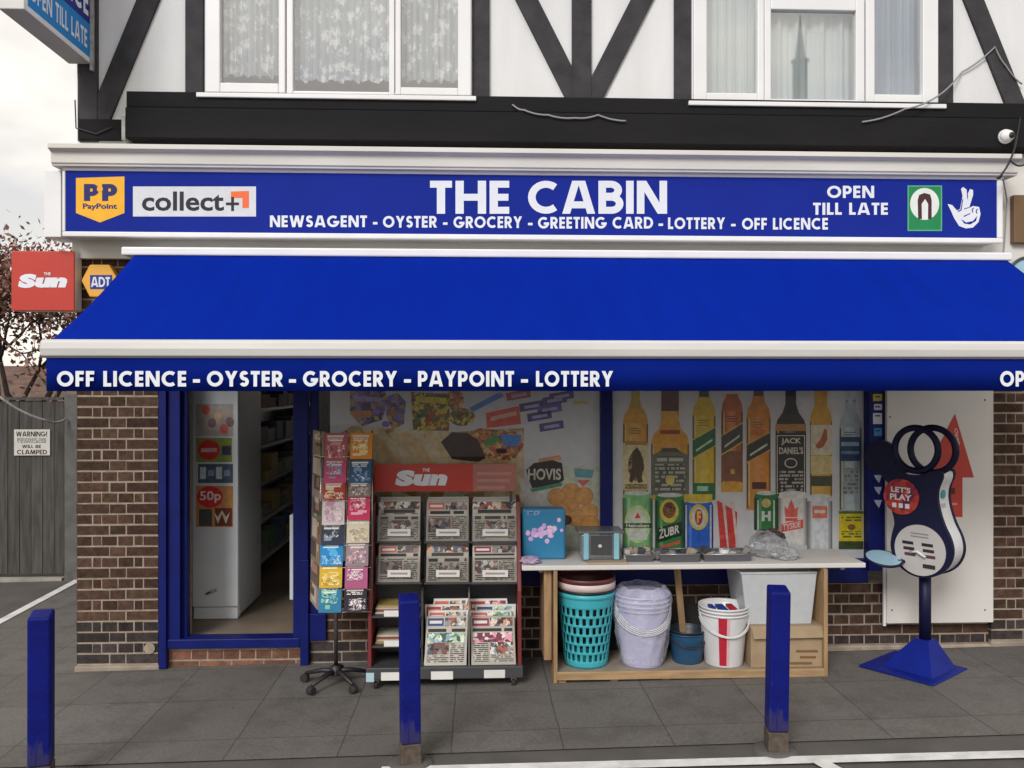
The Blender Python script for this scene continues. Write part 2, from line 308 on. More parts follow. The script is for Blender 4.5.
# ------------------------------------------------------------------ mesh builder
WL = {}
class MB:
    photo = False
    def __init__(s): s.v, s.f, s.m, s.mats, s.sm = [], [], [], [], []
    def mi(s, m):
        if isinstance(m, str): m = M[m] if m in M else (ph(m) if s.photo else am(m))
        if m not in s.mats: s.mats.append(m)
        return s.mats.index(m)
    def poly(s, pts, m, smooth=False):
        b = len(s.v); s.v += [Vector(p) for p in pts]
        s.f.append(list(range(b, b + len(pts)))); s.m.append(s.mi(m)); s.sm.append(smooth)
    def mesh(s, vs, fs, m, smooth=False):
        b = len(s.v); s.v += [Vector(p) for p in vs]; k = s.mi(m)
        for f in fs: s.f.append([b + i for i in f]); s.m.append(k); s.sm.append(smooth)
    def box(s, a, b, m, fm=None):
        x0, x1 = sorted((a[0], b[0])); y0, y1 = sorted((a[1], b[1])); z0, z1 = sorted((a[2], b[2]))
        vs = [(x0, y0, z0), (x1, y0, z0), (x1, y1, z0), (x0, y1, z0), (x0, y0, z1), (x1, y0, z1), (x1, y1, z1), (x0, y1, z1)]
        s.mesh(vs, [(3, 2, 1, 0), (4, 5, 6, 7), (1, 2, 6, 5), (2, 3, 7, 6), (3, 0, 4, 7)], m)
        s.mesh(vs, [(0, 1, 5, 4)], fm or m) if fm else s.f.append([len(s.v) - 8 + i for i in (0, 1, 5, 4)]) or s.m.append(s.mi(m)) or s.sm.append(False)
    def prism(s, pts, off, m, side=None):
        n = len(pts); off = Vector(off); pts = [Vector(p) for p in pts]
        vs = pts + [p + off for p in pts]
        b = len(s.v); s.v += vs; k = s.mi(m); ks = s.mi(side or m)
        s.f.append([b + i for i in range(n)]); s.m.append(k); s.sm.append(False)
        s.f.append([b + n + i for i in range(n)][::-1]); s.m.append(ks); s.sm.append(False)
        for i in range(n):
            j = (i + 1) % n; s.f.append([b + i, b + j, b + n + j, b + n + i]); s.m.append(ks); s.sm.append(False)
    def tube(s, path, r, m, seg=8, caps=True):
        path = [Vector(p) for p in path]; n = len(path); b = len(s.v); k = s.mi(m)
        rs = r if isinstance(r, (list, tuple)) else [r] * n
        prev = None
        for i, p in enumerate(path):
            d = (path[min(i + 1, n - 1)] - path[max(i - 1, 0)]).normalized()
            a = prev or (Vector((0, 0, 1)) if abs(d.z) < .9 else Vector((1, 0, 0)))
            u = (a - d * a.dot(d)).normalized(); prev = u; w = d.cross(u)
            for j in range(seg):
                t = 2 * math.pi * j / seg; s.v.append(p + (u * math.cos(t) + w * math.sin(t)) * rs[i])
        for i in range(n - 1):
            for j in range(seg):
                s.f.append([b + i * seg + j, b + i * seg + (j + 1) % seg, b + (i + 1) * seg + (j + 1) % seg, b + (i + 1) * seg + j]); s.m.append(k); s.sm.append(True)
        if caps:
            s.f.append([b + j for j in range(seg)][::-1]); s.m.append(k); s.sm.append(False)
            s.f.append([b + (n - 1) * seg + j for j in range(seg)]); s.m.append(k); s.sm.append(False)
    def lathe(s, c, prof, m, seg=32, skip=None, ax=None):
        c = Vector(c); b = len(s.v); k = s.mi(m)
        for (r, z) in prof:
            for j in range(seg):
                t = 2 * math.pi * j / seg; s.v.append(c + Vector((r * math.cos(t), r * math.sin(t), z)))
        for i in range(len(prof) - 1):
            for j in range(seg):
                if skip and skip(i, j): continue
                s.f.append([b + i * seg + j, b + i * seg + (j + 1) % seg, b + (i + 1) * seg + (j + 1) % seg, b + (i + 1) * seg + j]); s.m.append(k); s.sm.append(True)
    def ball(s, c, r, m, seg=14, rings=8):
        r = r if isinstance(r, (tuple, list)) else (r, r, r)
        vs, fs = [], []
        for i in range(rings + 1):
            a = math.pi * i / rings
            for j in range(seg):
                t = 2 * math.pi * j / seg
                vs.append((c[0] + r[0] * math.sin(a) * math.cos(t), c[1] + r[1] * math.sin(a) * math.sin(t), c[2] + r[2] * math.cos(a)))
        for i in range(rings):
            for j in range(seg): fs.append((i * seg + j, i * seg + (j + 1) % seg, (i + 1) * seg + (j + 1) % seg, (i + 1) * seg + j))
        s.mesh(vs, fs, m, True)
    def build(s, name, parent=None, local=False, bevel=0, recalc=False, merge=False, solid=0):
        me = bpy.data.meshes.new(name)
        o0 = Vector((0, 0, 0)) if (local or parent is None) else WL.get(parent, Vector((0, 0, 0)))
        me.from_pydata([tuple(v - o0) for v in s.v], [], s.f)
        for m in s.mats: me.materials.append(m)
        me.polygons.foreach_set('material_index', s.m)
        me.polygons.foreach_set('use_smooth', s.sm)
        if merge or recalc:
            bm = bmesh.new(); bm.from_mesh(me)
            if merge: bmesh.ops.remove_doubles(bm, verts=bm.verts, dist=1e-5)
            if recalc: bmesh.ops.recalc_face_normals(bm, faces=bm.faces)
            bm.to_mesh(me); bm.free()
        me.update()
        o = bpy.data.objects.new(name, me); COL.objects.link(o)
        if parent is not None: o.parent = parent
        WL[o] = o0
        if solid:
            d = o.modifiers.new('thick', 'SOLIDIFY'); d.thickness = solid; d.offset = 0
        if bevel:
            d = o.modifiers.new('edge', 'BEVEL'); d.width = bevel; d.segments = 2; d.limit_method = 'ANGLE'; d.angle_limit = R(40)
        return o
def tag(o, label=None, cat=None, group=None, kind=None):
    if label: o['label'] = label
    if cat: o['category'] = cat
    if group: o['group'] = group
    if kind: o['kind'] = kind
    return o
def thing(name, label, cat, loc=(0, 0, 0), rotz=0, group=None):
    o = bpy.data.objects.new(name, None); COL.objects.link(o)
    o.location = loc; o.rotation_euler = (0, 0, rotz); o.empty_display_size = .1
    WL[o] = Vector(loc)
    return tag(o, label, cat, group)
def copy_tree(o, parent=None):
    c = o.copy(); COL.objects.link(c)
    if parent is not None: c.parent = parent
    for ch in list(o.children): copy_tree(ch, c)
    return c

# frames for flat artwork
EPS = .0008
class PF:                      # pixel frame on a wall-parallel plane
    def __init__(s, Y, e=EPS): s.Y, s.e = Y, e
    def pt(s, a, b, l=0): return W(a, b, s.Y) + Vector((0, -l * s.e, 0))
class Fr:                      # metric frame
    def __init__(s, o, ux, uz, e=EPS):
        s.o, s.ux, s.uz, s.e = Vector(o), Vector(ux).normalized(), Vector(uz).normalized(), e
        s.n = s.ux.cross(s.uz)
    def pt(s, a, b, l=0): return s.o + s.ux * a + s.uz * b + s.n * (l * s.e)
def rect(mb, fr, a0, b0, a1, b1, m, l=1): mb.poly([fr.pt(a0, b0, l), fr.pt(a1, b0, l), fr.pt(a1, b1, l), fr.pt(a0, b1, l)], m)
def shape(mb, fr, pts, m, l=1): mb.poly([fr.pt(a, b, l) for a, b in pts], m)
def oval(mb, fr, a, b, ra, rb, m, l=1, n=28): shape(mb, fr, [(a + ra * math.cos(2 * math.pi * i / n), b + rb * math.sin(2 * math.pi * i / n)) for i in range(n)], m, l)

# ---- bold geometric capitals drawn as strokes
def arc(cx, cy, rx, ry, a0, a1, n=18): return [(cx + rx * math.cos(R(a0 + (a1 - a0) * i / n)), cy + ry * math.sin(R(a0 + (a1 - a0) * i / n))) for i in range(n + 1)]
def glyph(c, w):
    h = w / 2; t = 1 - h; b = h; r = .5 - h
    g = {
        'A': (.92, [[(.07, -.15), (.43, 1.15)], [(.85, -.15), (.49, 1.15)], [(.24, .27), (.68, .27)]]),
        'B': (.68, [[(h, 0), (h, 1)], [(h, t), (.34, t)] + arc(.34, (t + .53) / 2, .21, (t - .53) / 2, 90, -90) + [(h, .53)], [(h, .5), (.36, .5)] + arc(.36, (.5 + b) / 2, .23, (.5 - b) / 2, 90, -90) + [(h, b)]]),
        'C': (.86, [arc(.5, .5, r, r, 50, 310)]),
        'D': (.82, [[(h, 0), (h, 1)], [(h, t), (.34, t)] + arc(.34, .5, .48 - h, r, 90, -90) + [(h, b)]]),
        'E': (.52, [[(h, 0), (h, 1)], [(h, t), (.5, t)], [(h, .5), (.48, .5)], [(h, b), (.5, b)]]),
        'F': (.51, [[(h, 0), (h, 1)], [(h, t), (.5, t)], [(h, .47), (.47, .47)]]),
        'G': (1.0, [arc(.5, .5, r, r, 48, 360), [(.52, .43), (1.0, .43)]]),
        'H': (.78, [[(h, 0), (h, 1)], [(.78 - h, 0), (.78 - h, 1)], [(h, .5), (.7, .5)]]),
        'I': (w, [[(h, 0), (h, 1)]]),
        'J': (.42, [[(.42 - h, 1), (.42 - h, .2)] + arc(.2, .2, .22 - h, .2 - h, 0, -160)]),
        'K': (.74, [[(h, 0), (h, 1)], [(.62, 1.15), (.12, .42)], [(.22, .62), (.72, -.15)]]),
        'L': (.48, [[(h, 0), (h, 1)], [(h, b), (.48, b)]]),
        'M': (1.0, [[(.08, -.15), (.21, 1.15)], [(.92, -.15), (.79, 1.15)], [(.19, 1.1), (.52, .0)], [(.81, 1.1), (.48, .0)]]),
        'N': (.84, [[(h, 0), (h, 1)], [(.84 - h, 0), (.84 - h, 1)], [(h * .7, 1.12), (.84 - h * .7, -.12)]]),
        'O': (1.0, [arc(.5, .5, r, r, 0, 360, 36)]),
        'P': (.62, [[(h, 0), (h, 1)], [(h, t), (.33, t)] + arc(.33, (t + .42) / 2, .3 - h, (t - .42) / 2, 90, -90) + [(h, .42)]]),
        'R': (.68, [[(h, 0), (h, 1)], [(h, t), (.34, t)] + arc(.34, (t + .45) / 2, .3 - h, (t - .45) / 2, 90, -90) + [(h, .45)], [(.25, .55), (.62, -.1)]]),
        'S': (.58, [arc(.29, .5 + (t - .5) / 2 + .005, .27 - h, (t - .5) / 2 + .005, 25, 260) + arc(.29, b + (.5 - b) / 2, .29 - h, (.5 - b) / 2, 80, -155)]),
        'T': (.56, [[(.28, 0), (.28, 1)], [(0, t), (.56, t)]]),
        'U': (.74, [[(h, 1), (h, .37)] + arc(.37, .37, .37 - h, .37 - h, 180, 360) + [(.74 - h, 1)]]),
        'V': (.86, [[(.09, 1.15), (.44, -.12)], [(.77, 1.15), (.42, -.12)]]),
        'W': (1.24, [[(.09, 1.15), (.37, -.15)], [(.33, -.15), (.64, 1.1)], [(.60, 1.1), (.91, -.15)], [(1.15, 1.15), (.87, -.15)]]),
        'X': (.78, [[(.06, -.15), (.72, 1.15)], [(.06, 1.15), (.72, -.15)]]),
        'Y': (.78, [[(.05, 1.15), (.40, .42)], [(.73, 1.15), (.38, .42)], [(.39, 0), (.39, .5)]]),
        'Z': (.62, [[(.02, t), (.6, t)], [(.02, b), (.62, b)], [(.1, .05), (.52, .95)]]),
        '-': (.34, [[(.0, .36), (.34, .36)]]),
        '!': (w, [[(h, .3), (h, 1)], [(h, 0), (h, .2)]]),
        "'": (w, [[(h, .65), (h, 1)]]),
        ' ': (.30, []),
    }
    return g[c]
def clip(poly, lo, hi):
    for val, sg in ((lo, 1), (hi, -1)):
        out = []
        for i in range(len(poly)):
            a, b = poly[i], poly[(i + 1) % len(poly)]
            ia, ib = (a[1] - val) * sg >= -1e-9, (b[1] - val) * sg >= -1e-9
            if ia: out.append(a)
            if ia != ib:
                t = (val - a[1]) / (b[1] - a[1]); out.append((a[0] + (b[0] - a[0]) * t, val))
        poly = out
        if not poly: return []
    return poly
def strip_quads(p, w):
    n = len(p); closed = abs(p[0][0] - p[-1][0]) + abs(p[0][1] - p[-1][1]) < 1e-6
    L, Rr = [], []
    for i in range(n):
        a = p[i - 1] if i else (p[-2] if closed else None); c = p[i + 1] if i < n - 1 else (p[1] if closed else None); q = p[i]
        ds = []
        for (s_, e_) in ((a, q), (q, c)):
            if s_ and e_:
                dx, dy = e_[0] - s_[0], e_[1] - s_[1]; ln = math.hypot(dx, dy)
                if ln > 1e-7: ds.append((dx / ln, dy / ln))
        tx, ty = sum(d[0] for d in ds), sum(d[1] for d in ds); ln = math.hypot(tx, ty) or 1; tx /= ln; ty /= ln
        k = w / 2 / max(.5, tx * ds[0][0] + ty * ds[0][1])
        L.append((q[0] - ty * k, q[1] + tx * k)); Rr.append((q[0] + ty * k, q[1] - tx * k))
    return [[L[i], Rr[i], Rr[i + 1], L[i + 1]] for i in range(n - 1)]
def caps(mb, text, fr, a0, b0, a1, b1, m, w=.2, sp=.09, l=2, slant=0):
    """fit text in the box a0..a1 x b0..b1 (b0 = baseline)"""
    adv = 0; gl = []
    for ch in text:
        g = glyph(ch, w); gl.append((adv, g)); adv += g[0] + sp
    adv -= sp
    for x0, g in gl:
        for k, st in enumerate(g[1]):
            for q in strip_quads(st, w if k == 0 or len(st) != 2 else w):
                q = clip(q, 0, 1)
                if len(q) > 2:
                    mb.poly([fr.pt(a0 + (x0 + x + slant * (y - .5)) / adv * (a1 - a0), b0 + y * (b1 - b0), l + k * .12) for x, y in q], m)
_tc = {}
def btext(mb, text, fr, a0, b0, a1, b1, m, bold=.03, l=2, slant=0, capref=None):
    key = (text, bold)
    if key not in _tc:
        cu = bpy.data.curves.new('t', 'FONT'); cu.body = text; cu.offset = bold; cu.resolution_u = 3; cu.fill_mode = 'FRONT'
        ob = bpy.data.objects.new('t', cu); COL.objects.link(ob)
        dg = bpy.context.evaluated_depsgraph_get(); me = ob.evaluated_get(dg).to_mesh()
        _tc[key] = ([tuple(v.co)[:2] for v in me.vertices], [list(p.vertices) for p in me.polygons])
        ob.evaluated_get(dg).to_mesh_clear(); bpy.data.objects.remove(ob); bpy.data.curves.remove(cu)
    vs, fs = _tc[key]
    x0, x1 = min(v[0] for v in vs), max(v[0] for v in vs); y0, y1 = min(v[1] for v in vs), max(v[1] for v in vs)
    pts = [fr.pt(a0 + ((x - x0) / (x1 - x0) + slant * ((y - y0) / (y1 - y0) - .5)) * (a1 - a0), b0 + (y - y0) / (y1 - y0) * (b1 - b0), l) for x, y in vs]
    mb.mesh(pts, fs, m)
def bxp(mb, x0, y0, x1, y1, Yf, Yb, m, fm=None):
    ym, xm = (y0 + y1) / 2, (x0 + x1) / 2
    mb.box((W(x0, ym, Yf).x, Yf, W(xm, y1, Yf).z), (W(x1, ym, Yf).x, Yb, W(xm, y0, Yf).z), m, fm)
def part(name, parent, fn, **k):
    mb = MB(); mb.photo = name.endswith('_print') or name == 'notice'; fn(mb); return mb.build(name, parent, **k)

# ================================================================== GROUND
def sheet(name, pts, z, m, div=1):
    mb = MB(); mb.poly([(x, y, G(x) + z) for x, y in pts], m)
    return tag(mb.build(name), kind='structure')
g = MB()
xs = [-300, -60, -9, 9, 60, 300]
for a, b in zip(xs, xs[1:]): g.poly([(a, -300, G(a) - .008), (b, -300, G(b) - .008), (b, 300, G(b) - .008), (a, 300, G(a) - .008)], 'asphalt')
tag(g.build('ground', merge=True), kind='structure')
YK = -1.52
pv = MB()
for a, b in ((-9, 9), (9, 40)): pv.poly([(a, YK, G(a)), (b, YK, G(b)), (b, .3, G(b)), (a, .3, G(a))], 'slab')
tag(pv.build('pavement'), kind='structure')
e0, e1 = PG(0, 622), PG(77, 581)
dd = (e1 - e0).normalized(); nn = Vector((dd.y, -dd.x, 0))
far, near = e1 + dd * 1.2, e0 - dd * 2.6
sp = MB(); sp.poly([(near.x, .3, G(near.x)), (-2.75, .3, G(-2.75)), (-2.75, far.y, G(-2.75)), (far.x, far.y, G(far.x)), (near.x, max(near.y, .31), G(near.x))], 'slab')
tag(sp.build('side_path'), kind='structure')
def line(name, pts, w, z=.006):
    mb = MB()
    for a, b in zip(pts, pts[1:]):
        d = (b - a).normalized(); n_ = Vector((-d.y, d.x, 0)) * w / 2
        mb.poly([Vector((p.x, p.y, G(p.x) + z)) for p in (a - n_, b - n_, b + n_, a + n_)], 'wpaint')
    return tag(mb.build(name), kind='structure')
line('alley_line', [near + Vector((0, .02, 0)), far], .085)
p0, p1 = PG(440, 770), PG(1024, 755)
d_ = (p1 - p0).normalized()
line('road_marking', [p0 - d_ * 0.3, p1 + d_ * 4], .085)
q0, q1 = PG(818, 762), PG(850, 780)
line('bay_marking', [q0, q0 + (q1 - q0).normalized() * 3.0], .085, .010)

# ================================================================== BRICKWORK
def bricks(mb, x0, x1, z0, z1, Y, ax='x', bm='brick', dark=0.0, phase=0, proud=.0025, depth=.03):
    """english bond courses on a face in the plane Y (ax='x') running x0..x1"""
    c = .075; z = z0; row = phase
    while z < z1 - .02:
        zt = min(z + .0615, z1)
        if row % 2 == 0: units = [.215, .1025]
        else: units = [.1025, .05, .1025]
        x = x0; i = 0; seq = []
        total = x1 - x0
        if total < .7:
            seq = [.215, .1025, .215] if row % 2 == 0 else [.1025, .055, .1025, .1025, .055, .1025]
            k = (total - .01 * (len(seq) - 1)) / sum(seq); seq = [q * k for q in seq]
        else:
            seq = []; acc = 0
            u = .215 if row % 2 == 0 else .1025
            if row % 2: seq.append(.16); acc += .17
            while acc < total: seq.append(min(u, total - acc)); acc += u + .01
        for q in seq:
            if q > .02:
                j = lambda: random.uniform(-.0025, .0025)
                mm = 'brickdark' if z - z0 < dark else bm
                a, b = x + j(), x + q + j(); za, zb = z + j() * .6, zt + j() * .6
                yy = Y - proud + random.uniform(-.0015, .0015)
                mb.box((a, yy, za), (b, Y + depth, zb), mm)
            x += q + .01
        z += c; row += 1

# ================================================================== SHOP BUILDING
XL = X(77); XR = X(1000) + .62; ZT = 5.55
bld = thing('shop_building', 'timber framed white shop building with brick piers and blue shopfront', 'building', (XL, 0, 0))
def P_(name, fn, **k): return part(name, bld, fn, **k)
zb_ = Z(160, 512)
P_('upper_wall', lambda b: b.box((XL, 0, zb_ - .55), (X(1024) + 3.5, .25, ZT), 'render'))
P_('side_wall', lambda b: (b.box((XL, .25, G(XL) - .05), (XL + .22, 8, ZT), 'brick')))
rwx0, rwx1, rwz0, rwz1 = -1.3, -.2, 1.1, 2.3  # invented rear wall opening, added to let daylight onto the shop shelves
def rear(b):
    x0, x1 = XL + .22, X(1024) + 3.5
    b.box((x0, 7.75, -.1), (rwx0, 8, ZT), 'brick'); b.box((rwx1, 7.75, -.1), (x1, 8, ZT), 'brick'); b.box((rwx0, 7.75, -.1), (rwx1, 8, rwz0), 'brick'); b.box((rwx0, 7.75, rwz1), (rwx1, 8, ZT), 'brick')
P_('rear_wall', rear)
rwf = P_('added_daylight_window', lambda b: [b.box(q, p_, 'upvc') for q, p_ in (((rwx0, 7.8, rwz0), (rwx0 + .06, 7.9, rwz1)), ((rwx1 - .06, 7.8, rwz0), (rwx1, 7.9, rwz1)), ((rwx0, 7.8, rwz0), (rwx1, 7.9, rwz0 + .06)), ((-.78, 7.8, rwz0 + .06), (-.72, 7.9, rwz1)))])
def roof(b):
    x0, x1 = XL - .25, X(1024) + 3.7
    b.prism([(x0, -.35, ZT - .05), (x0, 4, ZT + 2.4), (x0, 8.3, ZT - .05), (x0, 8.3, ZT + .08), (x0, 4, ZT + 2.55), (x0, -.35, ZT + .08)], (x1 - x0, 0, 0), 'rooftile')
P_('roof', roof)
# timbers
def vtim(x0, x1, y0=-160, y1=112, yp=-.028):
    def f(b): bxp(b, x0, y0, x1, y1, yp, .01, 'timber')
    P_('timber', f, bevel=.004)
for x0, x1 in ((185, 203), (472.5, 489.5), (572, 591.5), (674.5, 691.5), (937, 953.5)): vtim(x0, x1)
vtim(77.5, 97, -160, 141, -.03)
def dtim(xa, ya, xb, yb, w, Yp):
    a, b = W(xa, ya, 0), W(xb, yb, 0); d = (b - a).normalized(); n_ = Vector((-d.z, 0, d.x)) * w / 2
    def f(mb): mb.prism([(p.x, Yp, p.z) for p in (a - n_, b - n_, b + n_, a + n_)], (0, .03, 0), 'timber')
    P_('timber', f, bevel=.004, recalc=True)
dtim(176, -65, 96, 130, .145, -.024); dtim(496, -60, 583, 112, .145, -.024); dtim(675, -65, 585, 112, .145, -.022); dtim(950, -55, 1024, 130, .14, -.024)
# bressumer beams under the upper storey
P_('ledge', lambda b: bxp(b, 126, 97, 1030, 113, -.10, .01, 'beam'), bevel=.008)
P_('beam', lambda b: bxp(b, 125, 113, 1060, 143, -.16, .01, 'beam'), bevel=.006)
P_('beam_end', lambda b: bxp(b, 121.5, 116, 125, 140, -.165, .0, 'endgrain'))
P_('lower_timber', lambda b: bxp(b, 78, 119, 121, 139, -.05, .01, 'beam'), bevel=.004)
# cornice moulding over the fascia
def cornice(b):
    zt, z1 = W(512, 145.5, -.42).z, W(512, 168, -.30).z
    prof = [(-.34, zt + .004), (-.37, zt - .004), (-.37, zt - .035), (-.345, zt - .045), (-.33, zt - .05), (-.325, zt - .12), (-.315, zt - .125), (-.312, z1 - .02), (0, z1 - .02), (0, zt + .03)]
    x0 = XL - .02; x1 = X(1016, -.3)
    b.prism([(x0, y, z) for y, z in prof], (x1 - x0, 0, 0), 'cornice')
P_('cornice', cornice, recalc=True, bevel=.003)
P_('fascia_back', lambda b: b.box((XL - .005, -.06, Z(262, 512)), (X(1024) + 3.4, -.002, Z(163, 512)), 'cornice'))
P_('fascia_end', lambda b: bxp(b, 44, 170, 61, 237, -.235, -.0, 'whitegloss'), bevel=.004)
# ---- windows upstairs
def upper_window(x0, x1, ysill, panes, curt, trans=None):
    ztop = 5.22; zs = Z(ysill, (x0 + x1) / 2, -.05)
    wroot = MB()
    X0, X1 = X(x0, -.05), X(x1, -.05)
    fr = part('window', bld, lambda b: [b.box((X0, -.05, zs), (X0 + .045, .02, ztop), 'upvc'), b.box((X1 - .045, -.05, zs), (X1, .02, ztop), 'upvc'), b.box((X0 + .045, -.05, zs), (X1 - .045, .02, zs + .04), 'upvc'), b.box((X0 + .045, -.05, ztop - .04), (X1 - .045, .02, ztop), 'upvc')], bevel=.004)
    part('sill', fr, lambda b: b.box((X0 - .04, -.12, zs - .035), (X1 + .03, .01, zs - .002), 'upvc'), bevel=.006)
    prev = None
    for i, (a, c, yb, yt) in enumerate(panes):
        A, C = X(a, -.06), X(c, -.06); zb = Z(yb, (a + c) / 2, -.06); zt = ztop - .11 if yt is None else Z(yt, (a + c) / 2, -.06)
        lw = (A - X0) if i == 0 else (A - prev) / 2
        rw = (X1 - C) if i == len(panes) - 1 else (X(panes[i + 1][0], -.06) - C) / 2
        prev = C
        side = i != 1
        yf = -.075 if side else -.062
        def sash(b, A=A, C=C, zb=zb, zt=zt, lw=lw, rw=rw, yf=yf):
            g_ = .003; o1, o2 = A - lw + g_ * (1 if A - lw > X0 + .01 else 2), C + rw - g_ * (1 if C + rw < X1 - .01 else 2)
            zo = max(zb - .09, zs + .012); zo2 = zt + .09 if zt < ztop - .2 else ztop - .015
            for q in (((o1, yf, zo), (A, .012, zo2)), ((C, yf, zo), (o2, .012, zo2)), ((A, yf, zo), (C, .012, zb)), ((A, yf, zt), (C, .012, zo2))): b.box(*q, 'upvc')
        part('sash', fr, sash, bevel=.007)
        part('pane', fr, lambda b, A=A, C=C, zb=zb, zt=zt: b.poly([(A, -.03, zb), (C, -.03, zb), (C, -.03, zt), (A, -.03, zt)], 'glass'))
        if yt is not None:
            part('pane', fr, lambda b, A=A, C=C, zt=zt: b.poly([(A, -.03, zt + .12), (C, -.03, zt + .12), (C, -.03, ztop - .1), (A, -.03, ztop - .1)], 'glass'))
    for (a, c, yb, m, amp, fq) in curt:
        A, C = X(a), X(c)
        def cur(b):
            n = 60; zb = Z(yb, (a + c) / 2, .05)
            for i in range(n):
                t0, t1 = i / n, (i + 1) / n
                f = lambda t: .006 + .0 + amp * (1 + math.sin(t * fq) * .6 + math.sin(t * fq * 2.3 + 1) * .4)
                sc = lambda t: zb + (.028 * abs(math.sin(t * 19)) if m == 'lace' else 0)
                xa, xb = A + (C - A) * t0, A + (C - A) * t1
                b.mesh([(xa, .01 + f(t0), sc(t0)), (xb, .01 + f(t1), sc(t1)), (xb, .01 + f(t1), 5.2), (xa, .01 + f(t0), 5.2)], [(0, 1, 2, 3)], m, True)
        part('curtain', fr, cur, merge=True)
    return fr
# openings: push the wall back by a dark room panel just behind the curtains
w1 = upper_window(205, 472, 97, [(220.5, 279, 83.5, None), (293, 389, 92, None), (401, 458, 88, None)], [(212, 282, 79, 'lace', .03, 70), (287, 394, 84, 'lace', .03, 90), (396, 463, 84, 'lace', .03, 60)])
w2 = upper_window(692, 937.5, 105, [(706.5, 757, 93.5, None), (771, 856, 101, 10), (874, 922, 95, None)], [(698, 762, 100, 'curtain', .03, 40), (766, 864, 104, 'curtain', .03, 30), (868, 928, 104, 'curtainblue', .035, 60)])
bpy.data.objects.remove([o for o in bld.children if o.name.startswith('upper_wall')][0])
def wall_with_holes(b):
    holes = [(X(207), X(470), Z(95, 340), 5.2), (X(694), X(935.5), Z(104, 815), 5.2)]
    xs = [XL] + [v for h in holes for v in h[:2]] + [X(1024) + 3.5]
    zlo = zb_ - .55
    for i in range(0, len(xs), 2): b.box((xs[i], 0, zlo), (xs[i + 1], .25, ZT), 'render')
    for h in holes:
        b.box((h[0], 0, zlo), (h[1], .25, h[2]), 'render'); b.box((h[0], 0, 5.2), (h[1], .25, ZT), 'render')
P_('upper_wall', wall_with_holes)
P_('bedroom_wall', lambda b: b.box((XL + .23, 2.6, zb_ - .3), (X(1024) + 3.4, 2.7, ZT), 'inner'))
P_('bedroom_floor', lambda b: b.box((XL + .23, .26, zb_ - .4), (X(1024) + 3.4, 7.7, zb_ - .3), 'inner'))

# ---- ground floor piers
def pier(x0, x1, Y, zt, dark, depth=.35):
    def f(b):
        b.box((x0 + .004, Y, G((x0 + x1) / 2) - .05), (x1 - .004, Y + depth, zt), 'mortar')
        bricks(b, x0, x1, G((x0 + x1) / 2) + .045, zt, Y, dark=dark)
    P_('brick_pier', f, recalc=True)
    def sk(b): b.box((x0 - .012, Y - .02, G(x0) - .05), (x1 + .012, Y + .02, G(x1) + .028), 'ply')
    P_('pier_plinth', sk, bevel=.012)
ztp = Z(250, 512)
pier(XL, X(158.5), 0, ztp, .26)
pier(X(991, -.02), X(991, -.02) + .6, -.02, ztp, .10)
P_('vent_cover', lambda b: (b.tube([(X(150), -.001, Z(648, 150)), (X(150), -.014, Z(648, 150))], .038, 'mortar', 20)))
P_('neighbour_wall', lambda b: (b.box((X(991, -.02) + .604, .02, -.1), (X(1024) + 3.5, .3, ztp), 'mortar'), bricks(b, X(991, -.02) + .605, X(1024) + 3.48, G(5) - .02, 1.95, .02)), recalc=True)
# stall riser
rx0, rx1 = X(310), X(886)
def riser(b):
    b.box((rx0, .02, -.05), (X(991) + .02, .28, Z(584, 850)), 'mortar')
    bricks(b, rx0, X(991) + .02, G(1) - .02, Z(584, 850), .02, bm='brick', dark=.12)
P_('stall_riser', riser, recalc=True)
P_('wall_plinth', lambda b: b.box((X(800), -.035, 0), (X(991), .03, G(2.6) + .035), 'mortar'), bevel=.012)
# step and threshold
def step(b):
    zt = Z(648, 235); b.box((X(166), .03, -.05), (X(302), .34, zt - .003), 'mortar')
    bricks(b, X(166), X(302), zt - .16, zt - .005, .03, bm='brickorange')
P_('door_step', step, recalc=True)
# shopfront frame
fro = part('shopfront_frame', bld, lambda b: [bxp(b, 158.5, 380, 166, 669, -.03, .05, 'framblue'), bxp(b, 167, 380, 180, 648, .0, .10, 'framblue'), bxp(b, 180.3, 380, 187, 640, .05, .12, 'framblue'),
    bxp(b, 293, 380, 306, 641, .0, .10, 'framblue'), bxp(b, 300, 560, 308.5, 667, -.03, .03, 'framblue'), bxp(b, 301.5, 380, 308, 560, -.02, .03, 'framblue')], bevel=.004)
part('threshold', fro, lambda b: bxp(b, 166.5, 639, 300, 648.5, -.012, .12, 'framblue'), bevel=.006)
part('mullion', fro, lambda b: bxp(b, 601, 380, 612.5, 566, -.01, .09, 'framblue'), bevel=.004)
part('mullion', fro, lambda b: bxp(b, 310, 380, 318, 620, .0, .09, 'framblue'), bevel=.004)
part('mullion', fro, lambda b: bxp(b, 869, 380, 885, 571, -.03, .09, 'framblue'), bevel=.004)
part('bottom_rail', fro, lambda b: bxp(b, 309, 562, 868.5, 585, -.005, .12, 'framblue'), bevel=.004)
part('corner_panel', fro, lambda b: bxp(b, 309, 614, 326, 641, -.012, .02, 'framblue'), bevel=.004)
zhead = Z(262, 512)
part('head_panel', fro, lambda b: b.box((XL + .6, .0, 2.42), (X(991), .1, zhead), 'framblue'))
for a, c in ((318, 601), (612.5, 869)):
    part('pane', fro, lambda b: b.poly([(X(a, .03), .03, Z(562, 600)), (X(c, .03), .03, Z(562, 600)), (X(c, .03), .03, 2.42), (X(a, .03), .03, 2.42)], 'shopglass'))
